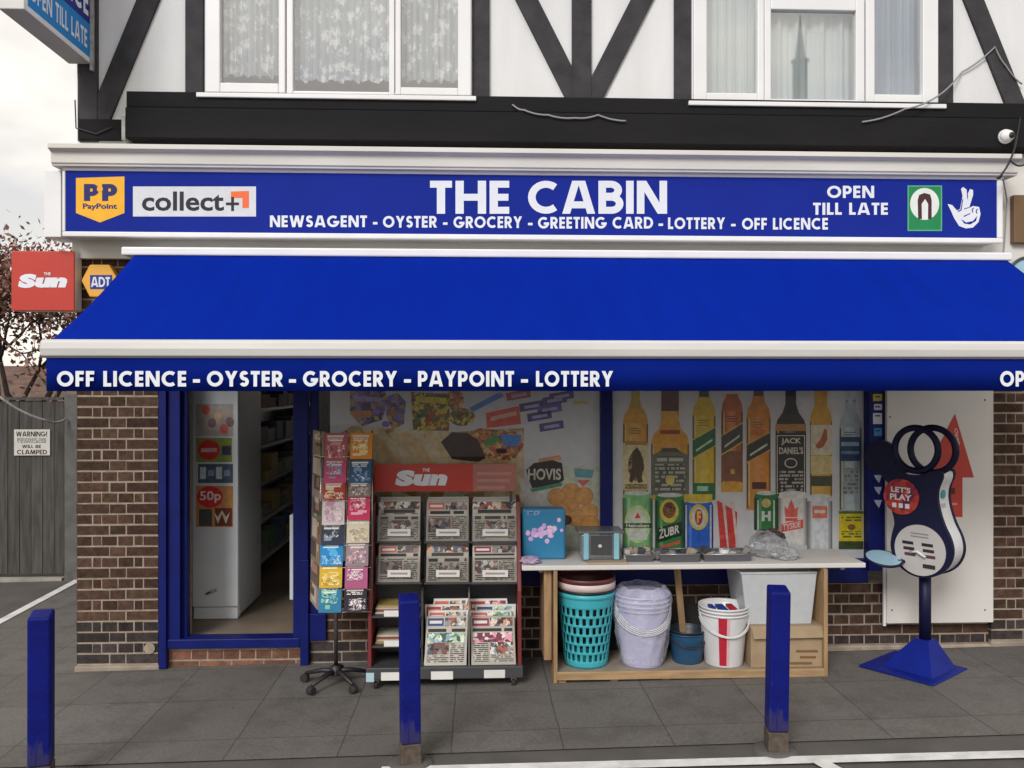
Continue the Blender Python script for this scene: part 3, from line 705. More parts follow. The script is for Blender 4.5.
# stickers climbing the right mullion
def stk(b):
    f = PF(-.0305)
    for i, (y0, y1, c) in enumerate(((394, 401, '#c9b23a'), (404, 410, '#c8ccd6'), (413, 424, '#d5d8de'), (428, 436, '#4d8ac2'))):
        rect(b, f, 873 + i % 2, y0, 882, y1, c, 1); rect(b, f, 875, y0 + 2, 880, y0 + 3.5, '#23408e', 2)
    for y in (475, 487, 500):
        shape(b, f, [(874, y), (882, y), (879, y + 8), (876, y + 4)], '#b9c3dc', 1)
part('sticker_strip', fro, stk)
# white board on the right
brd = part('cladding_board', bld, lambda b: bxp(b, 887, 370, 993.5, 623, -.065, -.035, 'board'), bevel=.003)
part('board_edge', brd, lambda b: bxp(b, 883.5, 560, 886, 626, -.05, -.034, 'whitegloss'))
part('board_screw', brd, lambda b: [b.tube([W(x, y, -.066), W(x, y, -.068) ], .006, 'grey', 8) for x, y in ((890, 417), (985, 400), (985, 610), (892, 610))])
# interior
zf = Z(640, 240) - .01
P_('shop_floor', lambda b: b.box((XL + .23, .1, zf - .05), (X(991), 7.7, zf), 'shopfloor'))
P_('shop_wall', lambda b: b.box((1.2, .3, zf), (1.3, 7.7, 2.6), 'board'))
P_('shop_ceiling', lambda b: b.box((XL + .23, .1, 2.6), (X(991), 7.7, 2.65), 'board'))
def reveal(b):
    b.box((X(187.5, .12), .12, zf), (X(187.5, .12) + .02, .16, 2.4), 'mortar')
P_('door_reveal', reveal)

# ================================================================== AWNING
Yw, Yf = -.34, -1.50
ax0, ax1 = X(137, Yw), X(1004, Yw)
ab0 = X(42, Yf)
zw, zfr = Z(257, 512, Yw), Z(341, 512, Yf)
awn = thing('awning', 'wide blue canvas shop awning with white front bar and lettered valance', 'awning', ((ax0 + ax1) / 2, Yw, zw))
cas = part('cassette', awn, lambda b: b.box((X(124, Yw), Yw - .05, zw - .01), (ax1 + .03, -.06, zw + .045), 'whitegloss'), bevel=.01)
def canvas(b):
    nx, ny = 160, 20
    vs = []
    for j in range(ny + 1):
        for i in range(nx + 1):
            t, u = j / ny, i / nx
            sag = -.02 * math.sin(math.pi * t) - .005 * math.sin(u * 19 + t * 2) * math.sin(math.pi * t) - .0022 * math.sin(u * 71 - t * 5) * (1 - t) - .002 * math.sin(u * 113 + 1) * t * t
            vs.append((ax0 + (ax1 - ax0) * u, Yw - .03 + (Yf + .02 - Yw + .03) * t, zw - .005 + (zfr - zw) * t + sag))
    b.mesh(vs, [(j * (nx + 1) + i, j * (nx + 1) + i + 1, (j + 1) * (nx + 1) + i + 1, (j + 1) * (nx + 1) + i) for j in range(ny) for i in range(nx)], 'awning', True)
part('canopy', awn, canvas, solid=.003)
zb0, zb1 = Z(358.5, 512, Yf), zfr + .004
def bar(b):
    prof = [(0, zb1), (.02, zb1), (.05, zb1 - .02), (.05, zb0 + .01), (.03, zb0), (0, zb0), (-.02, zb0 + .012), (-.026, (zb0 + zb1) / 2), (-.02, zb1 - .012)]
    b.prism([(ab0, Yf + y, z) for y, z in prof], (ax1 - ab0 + .05, 0, 0), 'alu')
part('front_bar', awn, bar, recalc=True, bevel=.004)
zv = Z(391, 512, Yf)
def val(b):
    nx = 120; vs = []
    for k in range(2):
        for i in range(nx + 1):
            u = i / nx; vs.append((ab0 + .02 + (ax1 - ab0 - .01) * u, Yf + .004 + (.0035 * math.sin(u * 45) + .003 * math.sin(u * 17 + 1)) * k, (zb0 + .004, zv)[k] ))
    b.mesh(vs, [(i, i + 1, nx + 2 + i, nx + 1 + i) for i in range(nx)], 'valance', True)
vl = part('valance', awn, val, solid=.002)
fv = PF(Yf - .004)
for t, x0, x1 in (('OFF LICENCE', 57, 186.5), ('-', 193, 200), ('OYSTER', 207, 283), ('-', 289, 296), ('GROCERY', 303, 397), ('-', 404, 411), ('PAYPOINT', 418, 514), ('-', 521, 528), ('LOTTERY', 536, 613), ('OPEN TILL LATE', 1000, 1130)):
    part('lettering', vl, lambda b: caps(b, t, fv, x0, 386.5, x1, 371, 'letter', .22, .12, 1))
def arm(xs):
    def f(b):
        a = Vector((xs, -.2, zw - .06)); e = Vector((xs + .35, -.75, zw - .36)); c = Vector((xs, Yf + .06, zb0 + .05))
        b.tube([a, e], .022, 'alu', 10); b.tube([e, c], .018, 'alu', 10); b.ball(e, .03, 'alu')
    return f
part('folding_arm', awn, arm(ax0 + .6)); part('folding_arm', awn, arm(ax1 - 1.0))

# ================================================================== FASCIA SIGN
Ys = -.28
fx0, fx1 = 62, 1003
fs = thing('fascia_sign', 'long blue shop fascia sign with white shop name over the awning', 'shop sign', ((X(62, Ys) + X(1003, Ys)) / 2, Ys, Z(240, 512, Ys)))
A0, A1 = X(62, Ys), X(1003, Ys); z0s, z1s = Z(239.5, 520, Ys), Z(170, 520, Ys)
part('backing', fs, lambda b: b.box((A0 + .01, Ys + .012, z0s + .01), (A1 - .01, -.06, z1s - .01), 'alu'))
def fframe(b):
    t = .034
    b.box((A0, Ys, z1s - t), (A1, Ys + .05, z1s), 'whitegloss'); b.box((A0, Ys, z0s), (A1, Ys + .05, z0s + t), 'whitegloss')
    b.box((A0, Ys, z0s + t), (A0 + .02, Ys + .05, z1s - t), 'whitegloss'); b.box((A1 - .04, Ys, z0s + t), (A1, Ys + .05, z1s - t), 'whitegloss')
part('frame', fs, fframe, bevel=.006)
pan = part('panel', fs, lambda b: b.box((A0 + .019, Ys + .008, z0s + .033), (A1 - .039, Ys + .011, z1s - .033), 'signblue'))
f_ = PF(Ys + .007)
for t, x0, x1 in (('THE', 430, 510), ('CABIN', 528, 667)): part('shop_name', pan, lambda b: caps(b, t, f_, x0, 213.8, x1, 180.8, 'letter', .21, .09))
def word(parent, f, t, x0, x1, yb, h, w=.21, sp=.12): part('lettering', parent, lambda b: caps(b, t, f, x0, yb, x1, yb - h, 'letter', w, sp))
for t, x0, x1 in (('NEWSAGENT', 270, 367), ('-', 373, 377.5), ('OYSTER', 383, 437), ('-', 443, 447.5), ('GROCERY', 453.5, 522), ('-', 528, 532.5), ('GREETING CARD', 538, 653), ('-', 658.5, 663), ('LOTTERY', 668, 725), ('-', 731, 735.5), ('OFF LICENCE', 742, 828)):
    word(pan, f_, t, x0, x1, 227 + ((x0 + x1) / 2 - 290) * .0052, 11.6)
word(pan, f_, 'OPEN', 827, 874, 198, 12.2); word(pan, f_, 'TILL LATE', 813, 888, 214.8, 12)
def pp(b):
    shape(b, f_, [(76, 178), (124.5, 176.5), (124.5, 213), (100, 222.5), (76, 213)], '#f0b22c', 1)
    caps(b, 'PP', f_, 84, 201, 117, 184, '#1d2466', .26, .14, 2)
    oval(b, f_, 100, 189, 3, 3, '#f0b22c', 3)
    btext(b, 'PayPoint', f_, 83, 210.5, 117, 203.5, '#1d2466', .03, 2)
part('payment_badge', pan, pp)
def cp(b):
    rect(b, f_, 133, 186.5, 256, 216.5, '#d4d6dc', 1)
    btext(b, 'collect', f_, 142, 211, 224, 191.5, '#23262e', .022, 2)
    rect(b, f_, 226, 202.5, 239, 205.2, '#23262e', 3); rect(b, f_, 231.2, 197, 234, 211, '#23262e', 3.2)
    shape(b, f_, [(231, 191.5), (249, 191), (249, 208), (242.5, 208), (242.5, 198), (231, 198)], '#ef6f3c', 2)
part('parcel_badge', pan, cp)
def gp(b):
    rect(b, f_, 907.5, 185.5, 942, 231, '#5fae84', 1); rect(b, f_, 908.7, 186.7, 940.8, 229.8, '#1d8550', 1.6)
    oval(b, f_, 924.5, 204, 14.6, 16, '#dfe6e0', 2.2)
    shape(b, f_, [(918, 219), (917.5, 200), (919, 195), (924, 193), (930, 194.5), (931.5, 200), (931.5, 219), (927.8, 219), (928, 204), (925, 199), (921.5, 204), (921.8, 219)], '#4a2630', 3)
part('green_badge', pan, gp)
def hand(b):
    shape(b, f_, [(947.5, 204), (952, 205), (957, 210.5), (960, 209), (962.5, 196), (961, 189), (963, 187), (966.5, 189.5), (967.5, 194), (970, 189), (973, 190), (973, 195), (969, 208), (973, 206), (979, 207), (980.5, 214), (978.5, 222), (973, 227.5), (966, 228.5), (959, 226), (954, 218), (951, 211)], 'letter', 1)
    shape(b, f_, [(961, 219), (966, 222.5), (973, 221), (977, 216), (976, 221), (970, 224.5), (964, 223.5)], 'signblue', 2)
    for x, y in ((971.5, 209.5), (975.5, 210.5)): shape(b, f_, [(x, y), (x + 2, y - 2), (x + 2.4, y - 1.2), (x + 1, y + .4), (x + 1.8, y + 3), (x + .6, y + 3)], 'signblue', 2)
    shape(b, f_, [(966.6, 190), (967.3, 190.6), (968, 197), (967.2, 200)], 'signblue', 2)
def fingers(b):
    for p in ([(957.5, 211), (960.5, 209.5), (962.2, 199), (963, 199.3), (961.4, 210.3), (958, 212)], [(969.2, 207), (968.4, 208), (964, 209.4), (964, 208.6)], [(963.4, 216), (970, 213), (970.2, 213.8), (963.8, 217)]): shape(b, f_, p, 'signblue', 2.4)
he = part('hand_emblem', pan, hand); part('finger_line', he, fingers)

# ================================================================== OTHER SIGNS
# projecting sign, top left
ps = thing('projecting_sign', 'blue illuminated box sign projecting from upper wall at top left', 'shop sign', (X(93), 0, Z(64, 93)))
bx = X(93.5) ; zb = Z(66, 93); th = .155; Lp = .90
part('sign_box', ps, lambda b: b.box((bx - th, -Lp, zb), (bx - .003, -.03, zb + 1.3), 'alu'), bevel=.006)
pf = Fr((bx, -Lp, zb), (0, 1, 0), (0, 0, 1))
fc = part('face_panel', ps, lambda b: (rect(b, pf, .03, .035, .87, .265, '#1b86cf', 0), rect(b, pf, .03, .265, .87, 1.27, '#1d2a86', 0)))
part('edge_trim', ps, lambda b: [rect(b, pf, 0, 0, .87, .034, 'whitegloss', .5), rect(b, pf, .0, .034, .03, 1.3, 'whitegloss', .5), rect(b, pf, .865, .034, .88, 1.3, 'whitegloss', .5)])
for q in (('OPEN TILL LATE', .05, .085, .80, .21), ('LICENCE', .10, .31, .82, .50), ('OFF', .12, .56, .60, .74)): part('lettering', fc, lambda b: caps(b, q[0], pf, *q[1:], 'letter', .19, .12, 2))
part('wall_bracket', ps, lambda b: b.box((bx + .001, -.06, zb - .05), (bx + .02, -.03, zb + 1.2), 'endgrain'))
# red newspaper sign
Yr = -.12
def sun_logo(b, f, x0, y0, x1, y1, l=2, m='letter'):
    """white slanted masthead in a box (y1 baseline)"""
    btext(b, 'S', f, x0, y1, x0 + (x1 - x0) * .36, y0 + (y1 - y0) * .12, m, .075, l, .16)
    btext(b, 'un', f, x0 + (x1 - x0) * .34, y1, x1, y0 + (y1 - y0) * .34, m, .075, l + .3, .10)
    btext(b, 'THE', f, x0 + (x1 - x0) * .52, y0 + (y1 - y0) * .20, x0 + (x1 - x0) * .66, y0 + (y1 - y0) * .02, m, .03, l)
rs = thing('newspaper_sign', 'square red hanging box sign with white newspaper masthead beside the pier', 'shop sign', (X(43, Yr), Yr, Z(311, 43, Yr)))
part('sign_box', rs, lambda b: bxp(b, 11.5, 251, 75, 311, Yr, Yr + .11, 'whitegloss', 'red'), bevel=.012)
part('sign_face', rs, lambda b: bxp(b, 12, 251.5, 74, 310.5, Yr - .006, Yr - .001, 'red'), bevel=.003)
part('masthead', rs, lambda b: sun_logo(b, PF(Yr - .007), 19, 272, 67, 288))
part('bracket', rs, lambda b: b.box((X(75, Yr + .05), Yr + .03, Z(262, 75, Yr)), (XL + .01, Yr + .14, Z(258, 75, Yr)), 'alu'))
part('bracket', rs, lambda b: b.box((X(75, Yr + .05), Yr + .03, Z(306, 75, Yr)), (XL + .01, Yr + .14, Z(302, 75, Yr)), 'alu'))
# alarm box
al = thing('alarm_box', 'yellow hexagonal burglar alarm box on the brick pier', 'alarm', (X(101, -.08), -.06, Z(297, 101)))
hx = [(81, 280.5), (89.5, 264.5), (109, 264.5), (118.5, 280.5), (109, 297), (89.5, 297)]
M['yellow'] = mat('yellow alarm plastic', (.80, .40, .05), .4, var=.06)
part('housing', al, lambda b: b.prism([W(x, y, -.085) for x, y in hx], (0, .083, 0), 'yellow'), recalc=True, bevel=.008)
part('logo_plate', al, lambda b: (rect(b, PF(-.087), 90, 275, 112, 289, '#27358f', 0), caps(b, 'ADT', PF(-.087), 91, 287, 110, 277, 'letter', .2, .06, 1)))
# CCTV
cc = thing('cctv_camera', 'small white dome security camera on the dark beam', 'camera', W(1005, 137, -.17))
c0 = W(1004.5, 137, -.165)
part('housing', cc, lambda b: (b.tube([c0 + Vector((0, .002, 0)), c0 + Vector((0, -.02, 0))], .05, 'whitegloss', 20), b.ball(c0 + Vector((0, -.03, 0)), (.052, .04, .042), 'whitegloss')))
part('lens', cc, lambda b: b.ball(c0 + Vector((.012, -.062, -.004)), (.026, .014, .022), 'dark'))
# neighbour's bits on the right
nb = part('neighbour_sign', None, lambda b: bxp(b, 1014, 195, 1075, 243, -.11, -.062, mat('brown sign board', (.16, .09, .04), .5)), bevel=.006)
tag(nb, 'brown edge of the next shop fascia at right edge', 'shop sign')
M['paleblue'] = mat('pale blue sign acrylic', (.35, .55, .68), .35)
rsn = thing('round_sign', 'pale blue round hanging sign peeking over awning at right edge', 'shop sign', W(1026, 272, -.2))
cR = W(1027, 276, -.2)
part('disc', rsn, lambda b: b.tube([cR + Vector((0, .0, 0)), cR + Vector((0, .06, 0))], .13, 'paleblue', 32), bevel=.004)
part('rim', rsn, lambda b: b.tube([cR + Vector((math.cos(t) * .13, -.005, math.sin(t) * .13)) for t in [2 * math.pi * i / 32 for i in range(33)]], .010, 'grey', 8, False))
part('bracket', rsn, lambda b: b.box((cR.x - .015, -.14, cR.z - .02), (cR.x + .015, -.055, cR.z + .02), 'grey'))
# cables
def cable(pts, label, r=.006, m='endgrain', sag=0):
    P = [W(*p) for p in pts]; out = []
    for a, b in zip(P, P[1:]):
        for i in range(6):
            t = i / 6; q = a.lerp(b, t); q.z -= sag * 4 * t * (1 - t); out.append(q)
    out.append(P[-1])
    mb = MB(); mb.tube(out, r, m, 6); return tag(mb.build('cable'), label, 'cable')
M['cablegrey'] = mat('grey cable sheath', (.28, .28, .28), .5)
cable([(508, 102, -.015), (513, 105, -.11), (524, 110, -.175), (548, 115, -.175), (575, 118, -.175), (598, 115, -.175), (626, 121, -.175)], 'loose grey cable lying over dark beam below the diagonal braces', .006, 'cablegrey', .01)
cable([(862, 122, -.175), (905, 109, -.175), (938, 96, -.13), (962, 72, -.02), (995, 47, -.035), (1006, 66, -.035), (1022, 84, -.03)], 'grey cable slung across the right window corner to brace', .006, 'cablegrey', .015)
cable([(75, 100, -.04), (76, 128, -.06), (96, 134, -.06), (112, 127, -.06)], 'thin dark cable at the left building corner post', .005, 'dark')
cable([(1020, 118, -.17), (1014, 150, -.43), (1003, 172, -.40), (997, 178, -.40), (1010, 160, -.43), (1024, 165, -.40)], 'tangle of dark cable by the right end of cornice', .006, 'dark', .02)
cable([(1003, 178, -.40), (1007, 200, -.10), (1005, 235, -.10), (1003, 262, -.1)], 'grey cable running down beside right end of blue fascia', .005, 'cablegrey')

# ================================================================== WINDOW POSTERS
def printed(name, parent, fn): return part(name, parent, fn)
fp = PF(.052)
# groceries poster, left pane
gpz = part('window_poster', None, lambda b: b.box((X(330, .055), .055, Z(560, 470, .055)), (X(600, .055), .06, 2.06), am('#dedfe2')))
tag(gpz, 'groceries window poster with bread, sweets and cookies behind newspaper rack', 'poster')
lp = PF(.054)
def pr(name, fn): part(name, gpz, fn)
def bread(b):
    shape(b, lp, [(330, 440), (352, 426), (455, 432), (524, 428), (524, 520), (330, 520)], collage('bread', PAL['bread'], 9, .15), 1)
    for i in range(7): shape(b, lp, [(352 + i * 12, 434), (359 + i * 12, 430), (400 + i * 11, 470), (390 + i * 11, 474)], ('#dcc8a0', '#cdb286', '#e6d8b8')[i % 3], 2 + i * .2)
pr('bread_print', bread)
def sweets(b):
    shape(b, lp, [(350, 388), (384, 388), (388, 402), (382, 420), (362, 426), (350, 414)], collage('sweet', PAL['sweet'], 34), 1); shape(b, lp, [(388, 396), (398, 393), (406, 402), (404, 424), (392, 430), (386, 414)], collage('sweet', PAL['sweet'], 34), 1.5); shape(b, lp, [(352, 395), (384, 398), (380, 402), (354, 401)], '#8a7fb0', 2)
    shape(b, lp, [(353, 410), (372, 411), (371, 418), (353, 417)], '#a3653c', 2.5)
    for x, y in ((360, 392), (376, 412), (391, 398), (399, 418), (386, 424)): oval(b, lp, x, y, 4, 3, '#6d5da6', 3)
pr('sweets_print', sweets)
def bag(b):
    shape(b, lp, [(411, 392), (450, 394), (449, 431), (413, 430)], collage('bag', PAL['bag'], 40), 2); shape(b, lp, [(415, 396), (447, 398), (446, 404), (416, 402)], '#d3c52f', 3)
    for i in range(14): oval(b, lp, 417 + (i * 7) % 30, 409 + (i * 5) % 19, 2.6, 2.4, ('#d3c52f', '#4c7032', '#a33b2a', '#caa43a')[i % 4], 3.2)
    oval(b, lp, 455, 400, 9, 11, collage('crisp', PAL['crisp'], 40), 1.5); oval(b, lp, 462, 417, 13, 9, collage('bag', PAL['bag'], 40), 1.6)
pr('sweet_bag_print', bag)
def bars(b):
    shape(b, lp, [(469, 408), (500, 392), (504, 396), (473, 412)], '#3a6aa8', 2); shape(b, lp, [(486, 413), (519, 406), (521, 424), (487, 428)], '#b0483c', 2.4); shape(b, lp, [(490, 417), (516, 411), (517, 415), (491, 421)], '#d9b3a0', 3)
    for x, y, c in ((510, 393, '#8f3a36'), (523, 404, '#3d3868'), (546, 398, '#4a3f76'), (541, 407, '#58488a'), (531, 414, '#413a70'), (543, 424, '#4a3f76'), (553, 394, '#3d3868')):
        shape(b, lp, [(x - 4, y), (x + 20, y - 4), (x + 21, y + 4), (x - 3, y + 8)], c, 2); shape(b, lp, [(x + 1, y + 2), (x + 16, y - .5), (x + 16.5, y + 2.5), (x + 1.5, y + 5)], '#9d93bd', 3)
    rect(b, lp, 574, 401, 588, 404, '#a29a4a', 2)
pr('chocolate_bar_print', bars)
def choc(b):
    shape(b, lp, [(441, 442), (452, 432), (468, 433), (478, 440), (486, 458), (478, 462), (452, 459)], '#33241f', 3.5)
    shape(b, lp, [(466, 434), (480, 428), (516, 432), (524, 445), (514, 460), (486, 460), (476, 442)], collage('crisp', PAL['crisp'], 36), 2.8)
    for i in range(12): oval(b, lp, 484 + (i * 11) % 36, 437 + (i * 7) % 21, 4, 3, ('#b96f3f', '#d8b271', '#c15a3a')[i % 3], 3.6)
    shape(b, lp, [(482, 442), (496, 434), (500, 440), (486, 447)], '#3f7d47', 4.2); shape(b, lp, [(500, 434), (522, 435), (518, 446), (504, 446)], '#3c78b9', 4.2)
pr('snack_print', choc)
def hov(b):
    shape(b, lp, [(526, 470), (534, 463), (552, 460), (562, 463), (564, 480), (554, 486), (532, 488)], '#1d1b1a', 3)
    btext(b, 'HOVIS', lp, 528, 480, 561, 468.5, '#dedad0', .03, 4); shape(b, lp, [(530, 489), (562, 482), (562, 486), (532, 492)], '#3b7d58', 3.5)
    shape(b, lp, [(538, 459), (560, 455), (562, 460), (540, 463)], '#c48c6c', 2.5)
    rect(b, lp, 526, 491, 545, 509, '#dcdad6', 3)
pr('loaf_print', hov)
def cook(b):
    rect(b, lp, 563, 466, 601, 555, '#a5aa9f', 2); shape(b, lp, [(574, 468), (594, 470), (592, 478), (575, 477)], '#54868f', 3); shape(b, lp, [(577, 480), (590, 480), (583, 487)], '#c4625a', 3)
    for i, (x, y) in enumerate(((571, 492), (557, 497), (584, 496), (570, 506), (589, 512), (561, 512), (577, 518), (590, 524))):
        oval(b, lp, x, y, 9.5, 9, '#a9763c', 3.4 + i * .3); oval(b, lp, x, y, 8.3, 7.8, '#d6a262', 3.55 + i * .3)
pr('cookie_print', cook)
def olive(b):
    for x, y, c in ((566, 520, '#4a2a1e'), (560, 526, '#a0522d'), (545, 528, '#5a2c20'), (552, 534, '#8a3a26')): oval(b, lp, x, y, 6, 5, c, 6)
pr('nuts_print', olive)

# bottles poster, right pane
bpz = part('window_poster', None, lambda b: b.box((X(613, .055), .055, Z(560, 740, .055)), (X(868, .055), .06, 2.06), am('#e2e3e6')))
tag(bpz, 'spirits window poster of tall bottles and beer cans right of mullion', 'poster')
def bottle(cx, yt, yb, w, nw, sh, glass, cap, extra, capy=None):
    """outline: neck half width nw, shoulder at sh, half width w"""
    def f(b):
        pts = [(cx - nw, yt), (cx + nw, yt), (cx + nw * 1.1, sh - 22), (cx + w * .55, sh - 12), (cx + w * .88, sh - 5), (cx + w, sh + 2), (cx + w, yb), (cx - w, yb), (cx - w, sh + 2), (cx - w * .88, sh - 5), (cx - w * .55, sh - 12), (cx - nw * 1.1, sh - 22)]
        shape(b, lp, pts, glass, 1)
        shape(b, lp, [(cx - nw - .8, 380), (cx + nw + .8, 380), (cx + nw + .8, capy or yt + 14), (cx - nw - .8, capy or yt + 14)], cap, 2)
        rect(b, lp, cx - w + 2, sh + 4, cx - w + 3.2, yb - 4, '#e6d9a8', 2)
        dk = tuple(x * .45 for x in lin(glass)); dm = _ac.setdefault(('dk', glass), mat('photo print glass edge', dk, .6, var=.3, scale=40, spec=.3))
        for e in (-1, 1): rect(b, lp, cx + e * (w - 1.6), sh + 4, cx + e * w, yb - 2, dm, 1.6)
        rect(b, lp, cx - nw, capy or yt + 14, cx - nw + 1.2, sh - 22, dm, 1.6); rect(b, lp, cx + nw - 1.2, capy or yt + 14, cx + nw, sh - 22, dm, 1.6)
        gl_ = lin(glass)
        for q in range(4):
            lm = _ac.setdefault(('lt', glass, q), mat('photo print lit glass', gain(tuple(x + .02 * q for x in gl_), 1.8 + .5 * q), .6, var=.2, scale=30, spec=.3))
            rect(b, lp, cx - w * (.72 - .17 * q), sh + 3, cx + w * (.55 - .17 * q), yb - 2, lm, 1.2 + q * .1)
        rect(b, lp, cx - nw * .4, capy or yt + 14, cx + nw * .2, sh - 20, _ac[('lt', glass, 2)], 1.8)
        rnd = random.Random(int(cx))
        extra(b)
        for q in range(3): rect(b, lp, cx - w * .5, sh + 8 + q * 2.4, cx + w * rnd.uniform(.1, .5), sh + 8.8 + q * 2.4, dm, 2.2)
    part('bottle_print', bpz, f)
def ex1(b):
    rect(b, lp, 623, 443, 648.5, 490, '#c7bb8f', 3); oval(b, lp, 636, 466, 8, 15, collage('cap', ['#5a4430', '#8a6a44', '#c7a878', '#3c2b1d', '#7a4a30', '#a88c60'], 60), 3.5); rect(b, lp, 625, 484, 647, 489, textmat(.01, .015, '#b9a978', '#5a4a2c'), 3.5); shape(b, lp, [(632, 452), (637, 447), (641, 453), (643, 462), (640, 470), (643, 482), (638, 483), (636, 474), (632, 483), (629, 481), (632, 466)], '#3c2b1d', 4); rect(b, lp, 625, 441, 647, 445, '#8a6c37', 4)
bottle(635.5, 385, 500, 12.5, 3.6, 420, '#b3862f', '#9d8431', ex1, 409)
def ex2(b):
    shape(b, lp, [(651, 456), (658, 452), (682, 452), (689, 456), (689, 495), (651, 495)], '#57594f', 3); shape(b, lp, [(659, 452), (664, 448), (676, 448), (681, 452)], '#3d3a2c', 3.3)
    rect(b, lp, 657, 462, 683, 456, textmat(.045, .05, '#57594f', '#c5c7b4', .42), 4)
    rect(b, lp, 655, 464, 685, 492, textmat(.03, .03, '#57594f', '#b9bba9', .46), 3.6)
    oval(b, lp, 670, 480, 4.5, 5, '#b9a35a', 4.2)
    rect(b, lp, 660, 430, 680, 434, '#7c2f23', 3); rect(b, lp, 661, 411, 679, 424, '#b98b32', 2.5)
bottle(670, 385, 500, 19, 8, 440, '#bf8a2b', '#4e2a1e', ex2, 411)
def diag(x0, x1, ya, yb, c, l=3, edge='#d2b64e'):
    def f(b):
        shape(b, lp, [(x0, ya), (x1, ya - 13), (x1, yb - 13), (x0, yb)], c, l)
        for y in (ya, yb): shape(b, lp, [(x0, y - 1), (x1, y - 14), (x1, y - 12.5), (x0, y + .5)], edge, l + .5)
        shape(b, lp, [(x0 + 3, (ya + yb) / 2), (x1 - 3, (ya + yb) / 2 - 11), (x1 - 3, (ya + yb) / 2 - 8.6), (x0 + 3, (ya + yb) / 2 + 2.4)], '#a9b79a', l + .5)
    return f
bottle(704, 385, 500, 11.5, 4, 412, '#b59a22', '#24322a', lambda b: (diag(692.8, 715.3, 440, 459, '#1f5438')(b), rect(b, lp, 693, 483, 715, 500, '#1d5a35', 3), rect(b, lp, 697, 486, 708, 491, '#86a891', 4)), 397)
bottle(732, 385, 492, 10.7, 5.5, 408, '#9c5429', '#aeb0b2', lambda b: (diag(721.5, 742.5, 436, 455, '#3a3634')(b), rect(b, lp, 721.5, 451, 742.5, 481, '#6c4430', 2.6), rect(b, lp, 721.5, 482, 742.5, 492, '#c59632', 2.6), rect(b, lp, 730.5, 469, 734.5, 474, '#c9a44a', 4)), 394)
bottle(758.5, 385, 510, 12, 4.2, 414, '#c98430', '#3f2a1a', lambda b: (diag(746.8, 770.2, 445, 463, '#2b2c2a', edge='#b88a3a')(b), rect(b, lp, 752, 482, 766, 489, '#4a1f18', 4), oval(b, lp, 758, 432, 7, 4, '#a5642a', 3)), 396)
def ex6(b):
    rect(b, lp, 775.5, 433, 806, 497, '#22201f', 3)
    for d, c in ((1.2, '#b9b3a6'), (2.0, '#22201f')): shape(b, lp, [(775.5 + d, 434 + d), (806 - d, 434 + d), (806 - d, 495 - d), (775.5 + d, 495 - d)], c, 3.2 + d * .2)
    btext(b, "JACK", lp, 781, 445, 801, 438, '#cfc9bb', .03, 4.4); btext(b, "DANIEL'S", lp, 779, 454, 803, 447, '#cfc9bb', .03, 4.4)
    oval(b, lp, 790.7, 463, 6.5, 5, '#b9b3a6', 4.4); oval(b, lp, 790.7, 463, 5.3, 3.9, '#22201f', 4.7)
    rect(b, lp, 779, 470, 803, 492, textmat(.026, .022, '#22201f', '#b9b3a6', .46), 4.4)
    rect(b, lp, 775.5, 424, 806, 431, '#9a6c35', 2.6)
bottle(790.7, 385, 503, 15.2, 4.6, 425, '#2c2520', '#1f1c1b', ex6, 415)
def ex7(b):
    rect(b, lp, 810.5, 425, 832, 455, '#cfc8b2', 3); shape(b, lp, [(815, 446), (821, 438), (824, 429), (827, 430), (827, 440), (823, 447), (818, 449)], '#8e4a26', 4)
    rect(b, lp, 810.5, 456, 832, 474, '#bfae7c', 3); rect(b, lp, 810.5, 476, 832, 486, '#3a3d28', 3)
bottle(821, 385, 498, 11, 5.5, 418, '#c89a35', '#b58a2c', ex7, 410)
def ex8(b):
    rect(b, lp, 839.5, 437, 861, 461, '#30455e', 3); rect(b, lp, 841, 442, 859, 446, '#8796a8', 4); rect(b, lp, 841, 451, 859, 454, '#6f8197', 4)
    rect(b, lp, 843, 468, 858, 494, textmat(.03, .03, '#b4b8bb', '#7d858c', .5), 3)
bottle(850.5, 385, 512, 11, 4.5, 424, '#8d979d', '#9aa3aa', ex8, 400)
def can(x0, x1, y0, y1, body, fn):
    def f(b):
        shape(b, lp, [(x0 + 2, y0), (x1 - 2, y0), (x1, y0 + 5), (x1, y1), (x0, y1), (x0, y0 + 5)], body, 6); oval(b, lp, (x0 + x1) / 2, y0 + 1, (x1 - x0) / 2 - 2, 2.2, '#c9cccb', 6.6)
        bl = lin(body) if isinstance(body, str) else (.4, .4, .4)
        for q in range(3):
            for sg in (-1, 1):
                xe = x0 if sg < 0 else x1; m_ = _ac.setdefault(('cd', body, q), mat('photo print can edge', tuple(x * (.45, .75, 1.1)[q] for x in bl), .6, spec=.3))
                rect(b, lp, min(xe, xe - sg * (1.2 + q * 1.4)), y0 + 6, max(xe, xe - sg * (1.2 + q * 1.4)), y1, m_, 6.5 - q * .12)
        m_ = _ac.setdefault(('ch', body), mat('photo print can shine', gain(tuple(x + .03 for x in bl), 2.6), .6, spec=.3)); rect(b, lp, x0 + 5, y0 + 6, x0 + 7.5, y1, m_, 6.5)
        fn(b)
    part('can_print', bpz, f)
def c1(b):
    oval(b, lp, 637.5, 524, 13, 19, '#b7c78f', 7); oval(b, lp, 637.5, 524, 10.5, 15.5, '#d5dac6', 7.5); shape(b, lp, [(634.5, 518), (640.5, 518), (637.5, 512)], '#b02a26', 8)
    rect(b, lp, 623.5, 523, 651.5, 528, '#1e3f2c', 8); btext(b, 'Heineken', lp, 626, 527.2, 649, 523.6, '#d5dac6', .03, 8.6); rect(b, lp, 628, 531, 647, 540, '#c6cbc2', 8)
